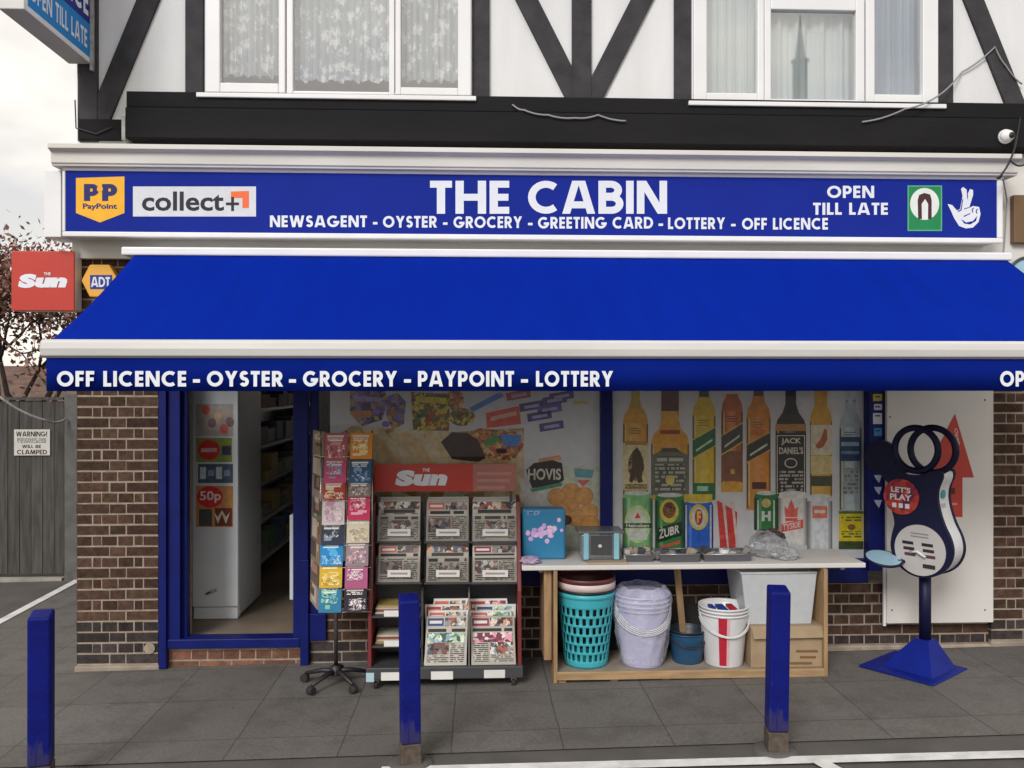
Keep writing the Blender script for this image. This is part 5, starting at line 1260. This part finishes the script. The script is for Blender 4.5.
for k, (m, lbl, dz0, dz1) in enumerate((('blackp', 'black basket rim nested in the turquoise basket', .004, .018), ('creamp', 'cream basket rim nested between black and wine baskets', .020, .066), ('winep', 'wine red basket rim topmost in the basket stack', .068, .098))):
    t = thing('laundry_basket', lbl, 'basket', (bxc, Yk, zd + .05 + dz0), 0, 'stacked laundry baskets')
    part('rim', t, lambda b: b.lathe((bxc, Yk, zd + hT), [(rT * .90, dz0 - .03), (rT * .92, dz0), (rT * 1.0, dz0 + .002), (rT * 1.01, dz1 - .004), (rT * .985, dz1), (rT * .94, dz1 - .004)], m, 48))
    part('body', t, lambda b: b.lathe((bxc, Yk, zd + hT), [(.001, dz0 - .32), (rB * .93, dz0 - .32), (rT * .905, dz0 - .02)], m, 40))
# bucket builder
M['lav'] = mat('lavender plastic', (.46, .45, .66), .35, var=.08); M['bluep'] = mat('petrol blue plastic', (.018, .075, .16), .4); M['navyp'] = mat('dark navy plastic', (.02, .03, .045), .45)
M['whitep'] = mat('white plastic', (.68, .68, .69), .35); M['film'] = filmmat('clear plastic wrap', '#dcdcea', .30, .08, .10, .5)
def bucket(label, px, pw, pwb, py0, Y, m, rims, group, tilt=0, zbase=None, rimm=None, gap=.028, handle=True):
    c = zx(px, Y); r = (zx(px + pw, Y) - zx(px - pw, Y)) / 2; rb = (zx(px + pwb, Y) - zx(px - pwb, Y)) / 2
    zb = zd if zbase is None else zbase; h = Z(py0, px, Y) - zb - gap * (rims - 1)
    outs = []
    for k in range(rims):
        t = thing('bucket', label[k], 'bucket', (c, Y, zb + k * gap), 0, group)
        z = zb + k * gap + .001
        mm = m if k == 0 or rimm is None else rimm
        part('body', t, lambda b: b.lathe((c, Y, z), [(.001, 0), (rb - .004 * k, 0), (rb - .004 * k + .004, .008), (r * .95 - .004 * k, h * .93), (r * .96, h * .96), (r, h * .965), (r * 1.005, h), (r * .96, h), (r * .94, h * .955), (rb - .012, .015), (.001, .014)], mm, 40))
        if handle:
            def hn(b):
                pts = [(c + r * 1.01 * math.cos(u), Y - r * 1.02 * math.sin(u) * .95 - .004, z + h * .9 - math.sin(u) * h * (.30 + .05 * k)) for u in [math.pi * i / 18 for i in range(19)]]
                b.tube(pts, .0035, 'whitep' if m != 'bluep' else 'navyp', 6)
            part('handle', t, hn)
        outs.append((t, c, Y, zb, h, r, rb))
    return outs
lv = bucket(['lowest lavender bucket of the plastic wrapped stack', 'second lavender bucket rim of the plastic wrapped stack', 'third lavender bucket rim of the plastic wrapped stack', 'topmost lavender bucket of the plastic wrapped stack'], 642, 27.5, 19.5, 592, -.36, 'lav', 4, 'lavender buckets in plastic wrap', gap=.030)
def wrap(b):
    t, c, Y, zb, h, r, rb = lv[0]; n, mm = 40, 16; vs = []
    rnd = random.Random(4); ph = [rnd.uniform(0, 6) for _ in range(8)]
    H_ = h + .14
    for i in range(mm + 1):
        u = i / mm; z = zb + .03 + (H_ - .03) * u
        base = rb + (r - rb) * min(1, u * 1.25) + .018
        if u > .86: base *= 1 - (u - .86) * 2.2
        for j in range(n):
            a = 2 * math.pi * j / n
            k = .008 * math.sin(5 * a + ph[0] + u * 6) + .006 * math.sin(11 * a + ph[1] - u * 11) + .004 * math.sin(17 * a + u * 23)
            vs.append((c + (base + k) * math.cos(a), Y + (base + k) * math.sin(a), z + .004 * math.sin(7 * a + ph[2])))
    b.mesh(vs, [(i * n + j, i * n + (j + 1) % n, (i + 1) * n + (j + 1) % n, (i + 1) * n + j) for i in range(mm) for j in range(n)], 'film', True)
mb = MB(); wrap(mb); tag(mb.build('plastic_wrap'), 'crinkled clear plastic wrap around the lavender bucket stack', 'plastic wrap')
bucket(['petrol blue bucket between lavender and white bucket stacks', 'dark rimmed bucket nested in the petrol blue bucket'], 687, 19, 14, 628, -.33, 'bluep', 2, 'blue buckets', rimm='navyp', gap=.02)
wb = bucket(['lowest white bucket with red stripe of white stack', 'middle white bucket rim of the white stack', 'topmost white bucket of the white stack'], 723.5, 24.5, 18, 604, -.38, 'whitep', 3, 'white buckets with red stripe', gap=.022)
def ribbon(b):
    t, c, Y, zb, h, r, rb = wb[0]
    for (a0, a1, m, off) in ((-118, -98, '#b02236', .004), (-97, -91, '#d9a5ab', .004)):
        n = 4; vs = []
        for i in range(n + 1):
            for (u, rr) in ((.05, rb + (r - rb) * .05), (.98, r * .955)):
                a = R(a0 + (a1 - a0) * i / n); vs.append((c + (rr + off) * math.cos(a), Y + (rr + off) * math.sin(a), zb + h * u))
        b.mesh(vs, [(2 * i, 2 * i + 2, 2 * i + 3, 2 * i + 1) for i in range(n)], m, True)
part('stripe', wb[0][0], ribbon)
def topbit(b):
    t, c, Y, zb, h, r, rb = wb[2]
    for (x, y, w_, d_, m) in ((-.02, -.02, .05, .14, '#2c3f8f'), (.05, -.01, .04, .13, '#b02236'), (-.08, -.0, .03, .1, '#2c3f8f')):
        b.box((c + x - w_ / 2, Y + y - d_ / 2, zb + .045 + h - .03), (c + x + w_ / 2, Y + y + d_ / 2, zb + .045 + h - .012), m)
mb = MB(); topbit(mb); tag(mb.build('folded_flag'), 'folded blue and red packaging in the topmost white bucket', 'packaging')
# cardboard box + tub
M['card'] = mat('brown cardboard', (.36, .26, .16), .85, var=.2, scale=6)
Ycb = -.50
bx0, bx1 = X(751, Ycb), X(823.5, Ycb); zc1 = Z(626, 790, Ycb)
cb = thing('cardboard_box', 'brown cardboard box at right end of crate', 'box', ((bx0 + bx1) / 2, Ycb + .15, zd))
part('carton', cb, lambda b: b.box((bx0, Ycb, zd + .001), (bx1, Ycb + .34, zc1), 'card'), bevel=.004)
part('flap', cb, lambda b: b.prism([(bx0 + .005, Ycb - .004, zc1 - .001), (bx1 - .005, Ycb - .004, zc1 - .001), (bx1 - .01, Ycb - .03, zc1 - .07), (bx0 + .01, Ycb - .03, zc1 - .075)], (0, .003, 0), 'card'), recalc=True)
part('print', cb, lambda b: [rect(b, PF(Ycb - .001), x0, y, x1, y + 2.5, '#7a5a3c', .5) for x0, x1, y in ((796, 818, 650), (800, 816, 656), (790, 812, 662))])
M['tub'] = filmmat('frosted storage tub', '#d3d6da', .60, .25, .03, .05)
tb = thing('storage_tub', 'frosted clear storage tub standing on the cardboard box', 'tub', (X(778, -.45), -.4, zc1))
tz1 = Z(573, 778, -.48)
def tub(b):
    y0, y1 = -.47, -.14; a0, a1 = X(748, y0), X(812, y0); t0, t1 = X(741, y0), X(816, y0)
    z0 = zc1 + .002
    lo = [(a0, y0 + .02, z0), (a1, y0 + .02, z0), (a1, y1, z0), (a0, y1, z0)]; hi = [(t0, y0 - .01, tz1), (t1, y0 - .01, tz1), (t1, y1 + .02, tz1), (t0, y1 + .02, tz1)]
    b.mesh(lo + hi, [(3, 2, 1, 0), (0, 1, 5, 4), (1, 2, 6, 5), (2, 3, 7, 6), (3, 0, 4, 7)], 'tub')
    return hi
part('body', tb, lambda b: tub(b), solid=.003)
def tubrim(b):
    hi = tub(MB()); hi = [Vector(h) for h in hi]
    b.tube(hi + [hi[0]], .008, 'tub', 8)
part('rim', tb, tubrim)

# ================================================================== THINGS ON THE COUNTER
zc = zt_
def on(px, py): # point on counter top
    d = ray(px, py); t = (zc - H) / d.z; return Vector((0, -D, H)) + d * t
Yi = -.33
M['bagblue'] = mat('blue printed pack', (.03, .22, .42), .35, var=.08)
pk = thing('tissue_pack', 'square blue pack with pink flowers standing on counter', 'pack', (X(543, Yi), Yi, zc))
xa, xb = X(522, Yi), X(565.5, Yi); zp = Z(509, 543, Yi)
part('carton', pk, lambda b: b.box((xa, Yi, zc + .001), (xb, Yi + .14, zp), 'bagblue'), bevel=.015)
def flowers(b):
    f = PF(Yi - .0008, .0005); rnd = random.Random(2)
    for i in range(26): oval(b, f, 543 + rnd.gauss(0, 8), 533 + rnd.gauss(0, 4), rnd.uniform(1.6, 3.4), rnd.uniform(1.6, 3), ('#b99ac4', '#d3b5cf', '#a787b8', '#c9a9cf')[i % 4], 1 + i * .1, 10)
    rect(b, f, 527, 515, 540, 511, textmat(.012, .014, '#2a6a9c', '#8fb3cf', .4), 1); oval(b, f, 559, 520, 2, 2.2, '#d3b5cf', 1, 10)
part('flower_print', pk, flowers)
# clip box
M['clearbox'] = filmmat('smoky clear food box', '#8b9298', .45, .1, .05, .05); M['clip'] = mat('pale blue clip plastic', (.25, .52, .62), .35)
fbx = thing('food_container', 'clear food container with pale blue clips on counter', 'container', (X(601, Yi - .05), Yi - .05, zc))
Y2 = -.42; a0, a1 = X(581, Y2), X(621, Y2); zz = Z(531, 601, Y2)
part('body', fbx, lambda b: b.box((a0, Y2, zc + .014), (a1, Y2 + .2, zz - .02), 'clearbox'), bevel=.015)
part('lid', fbx, lambda b: b.box((a0 - .02, Y2 - .012, zz - .018), (a1 + .02, Y2 + .21, zz), mat('grey lid', (.12, .13, .14), .3)), bevel=.008)
part('clip', fbx, lambda b: b.box((a0 + .015, Y2 - .02, zc + .02), (a0 + .05, Y2 - .013, zz - .012), 'clip'), bevel=.004)
part('clip', fbx, lambda b: b.box((a1 - .05, Y2 - .02, zc + .02), (a1 - .015, Y2 - .013, zz - .012), 'clip'), bevel=.004)
part('sticker', fbx, lambda b: (b.box(((a0 + a1) / 2 - .07, Y2 - .006, zc + .05), ((a0 + a1) / 2 + .07, Y2 - .001, zz - .03), mat('dark food label', (.06, .06, .065), .4)), oval(b, PF(Y2 - .008), 600, 546, 2, 1.6, '#d5d3d0', .5, 10)))
mb = MB(); mb.box((X(588, -.5), -.505, zc + .001), (X(628, -.5), -.40, zc + .013), mat('beige pamphlet', (.42, .33, .24), .7)); tag(mb.build('pamphlet', bevel=.003), 'flat beige packet lying under the food container', 'packet')
# low trays and clutter
M['trayg'] = mat('grey smoked tray', (.10, .10, .11), .3)
for i, (x0, x1, Y, h, lbl) in enumerate(((626, 654, -.44, .05, 'low grey tray just right of food container'), (660, 700, -.46, .055, 'wide low grey tray in the middle of counter'), (704, 752, -.45, .05, 'low grey tray beside the crumpled bags'))):
    t = thing('tray', lbl, 'tray', (X((x0 + x1) / 2, Y), Y, zc), 0, 'low trays on the counter')
    A, C = X(x0, Y), X(x1, Y)
    def tr(b):
        b.mesh([(A + .01, Y + .01, zc + .002), (C - .01, Y + .01, zc + .002), (C - .01, Y + .19, zc + .002), (A + .01, Y + .19, zc + .002), (A, Y, zc + h), (C, Y, zc + h), (C, Y + .2, zc + h), (A, Y + .2, zc + h)], [(3, 2, 1, 0), (0, 1, 5, 4), (1, 2, 6, 5), (2, 3, 7, 6), (3, 0, 4, 7)], 'trayg')
    part('body', t, tr, solid=.004)
    part('rim', t, lambda b: b.tube([(A, Y, zc + h), (C, Y, zc + h), (C, Y + .2, zc + h), (A, Y + .2, zc + h), (A, Y, zc + h)], .005, 'steel', 6))
    rnd = random.Random(i + 3)
    for k in range(7):
        mb = MB(); x = A + (C - A) * (k + .5) / 7; y = Y + rnd.uniform(.04, .15); c = rnd.choice(('#6a6a6c', '#8c8a86', '#44464a', '#a79c8c', '#b9b6b0'))
        w_, d_, h_ = rnd.uniform(.018, .026), .03, rnd.uniform(.035, .07)
        q = Matrix.Rotation(rnd.uniform(-.6, .6), 3, 'Z') @ Matrix.Rotation(rnd.uniform(-.5, .5), 3, 'Y')
        b0 = MB(); b0.box((-w_, -d_, 0), (w_, d_, h_), c); b0.v = [q @ v for v in b0.v]
        zmin = min(v.z for v in b0.v); b0.v = [v + Vector((x, y, zc + .008 - zmin)) for v in b0.v]
        tag(b0.build('small_packet', bevel=.004), 'small dull packet lying in a low tray on counter', 'packet', 'small packets in the trays')
for px, lbl in ((676, 'white price card at front of the middle tray'), (724, 'small white mug on counter near crumpled bags')):
    mb = MB(); p = on(px, 561 if px == 676 else 560)
    if px == 676: mb.box((p.x - .045, p.y, zc + .001), (p.x + .045, p.y + .012, zc + .028), '#d9d6d2'); mb.box((p.x - .035, p.y - .001, zc + .01), (p.x + .02, p.y - .0002, zc + .016), '#8a8684'); o = mb.build('price_card')
    else:
        mb.lathe((p.x, p.y, zc), [(.001, .001), (.03, .001), (.034, .075), (.030, .075), (.027, .006), (.001, .006)], 'whitep', 20); mb.tube([(p.x + .033 + .02 * math.sin(u), p.y, zc + .037 + .024 * math.cos(u)) for u in [math.pi * i / 10 for i in range(11)]], .004, 'whitep', 6); o = mb.build('mug')
    tag(o, lbl, 'price card' if px == 676 else 'mug')
# crumpled bags
def crumple(label, px, Y, rx, ry, rz, m, seed, zlift=0):
    rnd = random.Random(seed); bm = bmesh.new(); bmesh.ops.create_icosphere(bm, subdivisions=4, radius=1)
    from mathutils import noise
    c = Vector((X(px, Y), Y, zc + rz * .8 + zlift))
    for v in bm.verts:
        p = v.co.copy(); n1 = noise.noise(p * 2.3 + Vector((seed, 0, 0))); n2 = abs(noise.noise(p * 5 + Vector((0, seed, 0))))
        q = p * (1 + .28 * n1 - .22 * n2)
        v.co = Vector((q.x * rx, q.y * ry, max(q.z * rz, -rz * .79))) + c
    me = bpy.data.meshes.new('plastic_bag'); bm.to_mesh(me); bm.free(); me.materials.append(m if not isinstance(m, str) else M[m])
    for p_ in me.polygons: p_.use_smooth = rnd.random() < .5
    o = bpy.data.objects.new('plastic_bag', me); COL.objects.link(o); tag(o, label, 'plastic bag', 'crumpled bags on the counter')
M['film2'] = filmmat('grey clear bag', '#b4b6ba', .45, .12, .1, .3); M['darkstuff'] = mat('mixed brown contents', (.10, .06, .05), .6, var=.6, scale=40)
crumple('crumpled clear bag of brown goods on counter before bottles', 768, -.30, .13, .10, .10, 'film2', 3)
crumple('lumpy brown goods heaped on top of clear bags', 770, -.27, .10, .07, .055, 'darkstuff', 8, .09)
crumple('flat pale crumpled bag at right end of counter', 785, -.38, .10, .08, .05, 'film2', 12)
crumple('pink and white crumpled wrapper at left end of counter', 530, -.45, .07, .06, .028, mat('pink wrapper', (.45, .35, .50), .4, var=.3, scale=20), 5)

# ================================================================== PEDESTAL GAME / DISPENSER
bp_ = PG(925, 668); Yd = bp_.y; dg = thing('pedestal_dispenser', 'navy pedestal machine with looped rings and red disc by the white board', 'machine', (bp_.x, bp_.y, G(bp_.x)), R(-53))
M['navy'] = mat('navy machine shell', (.007, .008, .040), .5, var=.15, spec=.25); M['baseblue'] = mat('bright blue base paint', (.006, .017, .22), .45, spec=.2, var=.2)
kx = 1 / (F / ((Yd + D) / math.cos(TH))) ; kx = (X(920, Yd) - X(910, Yd)) / 10
def dl(px, py, y=0): return Vector(((px - 914) * kx / .93, y, Z(py, 914, Yd) - G(bp_.x)))
def dpl(name, fn, parent=dg, **k):
    mb = MB(); fn(mb); return mb.build(name, parent, local=True, **k)
s2 = .25
dpl('base', lambda b: (b.box((-s2 - .05, -s2 - .065, .0), (s2 - .05, s2 - .065, .012), 'baseblue'), b.mesh([(-.195, -.205, .012), (.145, -.205, .012), (.145, .135, .012), (-.195, .135, .012), (-.05, -.05, .20), (.05, -.05, .20), (.05, .05, .20), (-.05, .05, .20)], [(0, 1, 5, 4), (1, 2, 6, 5), (2, 3, 7, 6), (3, 0, 4, 7), (4, 5, 6, 7)], 'baseblue')), bevel=.005)
dpl('pole', lambda b: b.tube([(0, 0, .19), (0, 0, dl(0, 570).z)], .038, 'navy', 20))
body = [(892, 472), (912, 476), (934, 466), (936, 474), (931, 486), (931, 500), (936, 520), (943, 534), (945, 549), (939, 564), (928, 573), (916, 576), (903, 573), (893, 564), (888, 550), (890, 534), (893, 524), (889, 510), (884, 496), (886, 482)]
dep = .20
def smoothp(p, it=2):
    for _ in range(it):
        q = []
        for i in range(len(p)):
            a, c = p[i], p[(i + 1) % len(p)]; q += [(a[0] * .75 + c[0] * .25, a[1] * .75 + c[1] * .25), (a[0] * .25 + c[0] * .75, a[1] * .25 + c[1] * .75)]
        p = q
    return p
bs = smoothp(body)
yF = -dep / 2
bd = dpl('body', lambda b: (b.prism([dl(x, y, yF) for x, y in bs], (0, .03, 0), 'navy'), b.prism([dl(914 + (x - 914) * .97, 522 + (y - 522) * .97, yF + .031) for x, y in bs], (0, dep - .06, 0), 'whitep'), b.prism([dl(x, y, dep / 2 - .028) for x, y in bs], (0, .028, 0), 'navy')), recalc=True)
def disc(px, py, r, m, y, t=.01): return lambda b: b.tube([dl(px, py, y), dl(px, py, y - t)], r * kx, m, 40)
dpl('ear_disc', lambda b: b.tube([dl(878, 459, yF + .06), dl(878, 459, yF + .0)], 16.5 * kx, 'navy', 36), bevel=.004)
dpl('ear_arm', lambda b: b.prism([dl(x, y, yF + .005) for x, y in ((874, 472), (887, 450), (902, 470), (894, 485), (885, 484))], (0, .04, 0), 'navy'), recalc=True)
for cx, cy, rr, yo in ((911, 449, 21, .0), (924, 449, 21.5, .03)):
    dpl('ring', lambda b: b.tube([dl(cx, cy, yF + yo + .02) + Vector((math.cos(t) * rr * kx, 0, math.sin(t) * rr * kx)) for t in [2 * math.pi * i / 40 for i in range(41)]], .022, 'navy', 12, False))
fd = Fr(dl(914, 522, yF - .012), (1, 0, 0), (0, 0, 1))
def dfr(px, py): return ((px - 914) * kx / .93, (522 - py) * kx)
rd = dpl('red_disc', disc(899, 497, 17.5, collage('disc', PAL['disc'], 26), yF - .001))
def rdt(b):
    for i, (tx, y0, y1, x0, x1) in enumerate((("LET'S", 488, 493.5, 890, 908), ('PLAY', 495, 501, 889, 909))):
        a, c = dfr(x0, y1), dfr(x1, y0); btext(b, tx, fd, a[0], a[1], c[0], c[1], '#d8d3d8', .03, 1)
    for x in (893, 899, 905):
        a, c = dfr(x - 2, 508.5), dfr(x + 2, 504); rect(b, fd, a[0], a[1], c[0], c[1], '#e0dbe0', 1)
dpl('disc_lettering', rdt, rd)
ld = dpl('grey_disc', disc(916, 548, 24.5, mat('pale grey dial', (.50, .48, .47), .4, var=.06), yF - .001))
def ldt(b):
    for cxp in (906.5, 924):
        for k, y in enumerate((540, 545.5, 551)):
            a, c = dfr(cxp - 6 + k, y + 3), dfr(cxp + 6 - (2 - k), y); rect(b, fd, a[0], a[1], c[0], c[1], ('#2b2426', '#3a2c30', '#5c3b40')[k], 1)
    a, c = dfr(919, 564), dfr(930, 560); rect(b, fd, a[0], a[1], c[0], c[1], '#332c2e', 1)
    for y in (531, 534): a, c = dfr(908, y + 1.2), dfr(924, y); rect(b, fd, a[0], a[1], c[0], c[1], '#8a8587', 1)
    b.tube([dl(908, 551, yF - .02), dl(915, 549, yF - .03), dl(922, 554, yF - .02)], .010, 'whitep', 8)
dpl('slots', ldt, ld)
# wavy side print on the white flank is plain white with a small emblem
def em(b):
    x = dl(931, 0).x + .004
    f2 = Fr((dl(930.6, 500).x + .008, -.02, dl(0, 492).z), (0, 1, 0), (0, 0, 1)); oval(b, f2, 0, 0, .03, .03, '#3f8f9a', 1, 14); rect(b, f2, -.03, -.16, .03, -.06, '#b3b6c6', 1)
dpl('side_emblem', em, bd)
tc_ = dl(888, 560, yF - .09)
def tray(b):
    b.lathe((0, 0, 0), [(.001, -.012), (.11, -.010), (.125, .0), (.125, .010), (.112, .012)], 'navy', 32); b.lathe((0, 0, 0), [(.001, .010), (.112, .011)], 'paleblue', 32)
    q = Matrix.Rotation(R(53), 3, 'Z') @ Matrix.Rotation(R(16), 3, 'X'); b.v = [q @ v + tc_ for v in b.v]
    b.tube([tc_ + Vector((.08, .04, -.01)), dl(904, 562, yF + .03)], .014, 'navy', 8)
dpl('tray', tray)

# ================================================================== ALLEY: gate, post, warning sign, tree, house
Yg = 2.95
fn = thing('wooden_gate', 'weathered grey board gate closing the side alley', 'gate', (X(30, Yg), Yg, G(-5)))
zgt = Z(401, 40, Yg); gx_ = G(-5) - .03
def boards(b):
    x = -15.0
    while x < X(64, Yg) - .02:
        w = .118; b.box((x, Yg + random.uniform(-.006, .006), gx_ + .10), (min(x + w - .006, X(64, Yg)), Yg + .025, zgt + random.uniform(-.012, .01)), 'fence'); x += w
part('board_panel', fn, boards)
part('rail', fn, lambda b: b.box((-15.0, Yg + .026, gx_ + .35), (X(64, Yg), Yg + .07, gx_ + .45), 'fence'))
part('rail', fn, lambda b: b.box((-15.0, Yg + .026, zgt - .3), (X(64, Yg), Yg + .07, zgt - .2), 'fence'))
def gapboards(b):
    x = X(77, Yg) + .04
    while x < XL - .02: b.box((x, Yg, gx_ + .03), (min(x + .112, XL - .005), Yg + .025, zgt), 'fence'); x += .118
part('side_panel', fn, gapboards)
part('capping', fn, lambda b: b.box((-15.0, Yg - .02, zgt + .011), (X(64, Yg), Yg + .05, zgt + .04), 'fence'))
gb = MB(); gb.box((-15.0, Yg - .05, gx_ - .02), (X(64, Yg), Yg + .04, gx_ + .06), 'concrete'); tag(gb.build('gravel_board', bevel=.006), 'pale concrete gravel board along the gate foot', 'kerb')
po = part('gate_post', None, lambda b: b.box((X(65, Yg - .05), Yg - .07, gx_ - .05), (X(76, Yg - .05) + .03, Yg + .08, Z(394, 70, Yg - .05)), mat('grey post', (.13, .125, .12), .9, var=.3, scale=8)), bevel=.008)
tag(po, 'plain grey gate post between gate and brick wall', 'post')
ws = thing('warning_sign', 'small white clamping warning notice screwed to the grey gate', 'sign', W(32, 455, Yg - .02))
Yws = Yg - .014
part('plate', ws, lambda b: bxp(b, 14, 429.5, 50, 455.5, Yws, Yws + .005, mat('white notice plate', (.62, .60, .56), .5)), bevel=.002)
wf = PF(Yws - .001)
for q in (('WARNING!', 16, 436.5, 47, 431.5), ('WILL BE', 22, 448, 41, 444.8), ('CLAMPED', 17, 454.3, 47, 449.8)): part('lettering', ws, lambda b: caps(b, q[0], wf, *q[1:], '#2a2624', .18, .1, .5))
part('small_print', ws, lambda b: rect(b, wf, 17, 443, 46, 438, textmat(.009, .012, '#cbc8c0', '#4a4643', .42), .5))
cable([(-60, 388, 2.4), (0, 397, 2.4), (45, 420, 2.6), (66, 419, 2.85)], 'pale rope sagging across the top of grey gate', .011, 'endgrain', .03)
# tree
Yt = 8.5
tp = Vector((X(20, Yt), Yt, 0))
tr_ = thing('tree', 'purple brown leaved tree rising behind the grey gate', 'tree', (tp.x, tp.y, 0))
rnd = random.Random(9); tips = []; tw = MB()
def branch(p, d, L, r, dep_):
    q = p + d * L * .5 + Vector((rnd.gauss(0, .05), rnd.gauss(0, .05), 0)) * L; e = p + d * L + Vector((0, 0, .05 * L))
    tw.tube([p, q, e], [r, r * .85, r * .65], 'bark', 6)
    if dep_ <= 2: tips.append(e); tips.append(q)
    if dep_ == 0: return
    for _ in range(3 if dep_ > 1 else 4):
        nd = (d + Vector((rnd.gauss(0, .55), rnd.gauss(0, .55), rnd.gauss(.05, .35)))).normalized(); branch(e, nd, L * rnd.uniform(.6, .82), r * .6, dep_ - 1)
for dx, dy in ((-.25, .1), (.18, -.1), (-.75, 0)): branch(tp, Vector((dx, dy, 1)).normalized(), 1.32, .085, 5)
tw.build('trunk', tr_)
lv_ = MB()
for t in tips:
    if t.z < 1.2: continue
    for _ in range(7):
        c = t + Vector((rnd.gauss(0, .24), rnd.gauss(0, .24), rnd.gauss(0, .22))); s_ = rnd.uniform(.03, .065)
        u = Vector((rnd.gauss(0, 1), rnd.gauss(0, 1), rnd.gauss(0, 1))).normalized(); v = u.cross(Vector((rnd.gauss(0, 1), rnd.gauss(0, 1), rnd.gauss(0, 1)))).normalized()
        lv_.poly([c - u * s_, c + v * s_ * .55, c + u * s_, c - v * s_ * .55], 'leaf')
lv_.build('crown', tr_)
# house behind
Yo = 16
ho = thing('house', 'low house with brown tiled roof behind the gate', 'house', (X(10, Yo), Yo, 0))
hx0, hx1 = -32.0, X(74, Yo); ze, zr = Z(412, 40, Yo), Z(366, 40, Yo + 3)
part('wall', ho, lambda b: b.box((hx0, Yo, -.2), (hx1, Yo + 6, ze), 'brick'))
part('roof', ho, lambda b: b.prism([(hx0 - .2, Yo - .3, ze - .05), (hx0 - .2, Yo + 3, zr), (hx0 - .2, Yo + 6.3, ze - .05)], (hx1 - hx0 + .4, 0, 0), 'rooftile'), recalc=True)
# church across the street, seen only in the upstairs glass
Lc = 120
d0 = ray(800, 14); q = (D + Lc) / d0.y; cxx = d0.x * q; zt1 = 2 + d0.z * q
chh = thing('church', 'grey stone church spire mirrored in the upper right window', 'church', (cxx, -Lc, 0))
zl = zt1 - 48 / F * (D + Lc)
part('tower', chh, lambda b: b.box((cxx - 3, -Lc - 3, -2), (cxx + 3, -Lc + 3, zl - 9), 'stone'))
part('lantern', chh, lambda b: b.lathe((cxx, -Lc, 0), [(1.15, zl - 9), (1.15, zl - .2), (1.4, zl - .1), (1.4, zl + .1), (.8, zl + .2)], 'stone', 8))
part('spire', chh, lambda b: b.lathe((cxx, -Lc, 0), [(.85, zl + .2), (.42, zl + 3.5), (.02, zt1)], 'stone', 8))
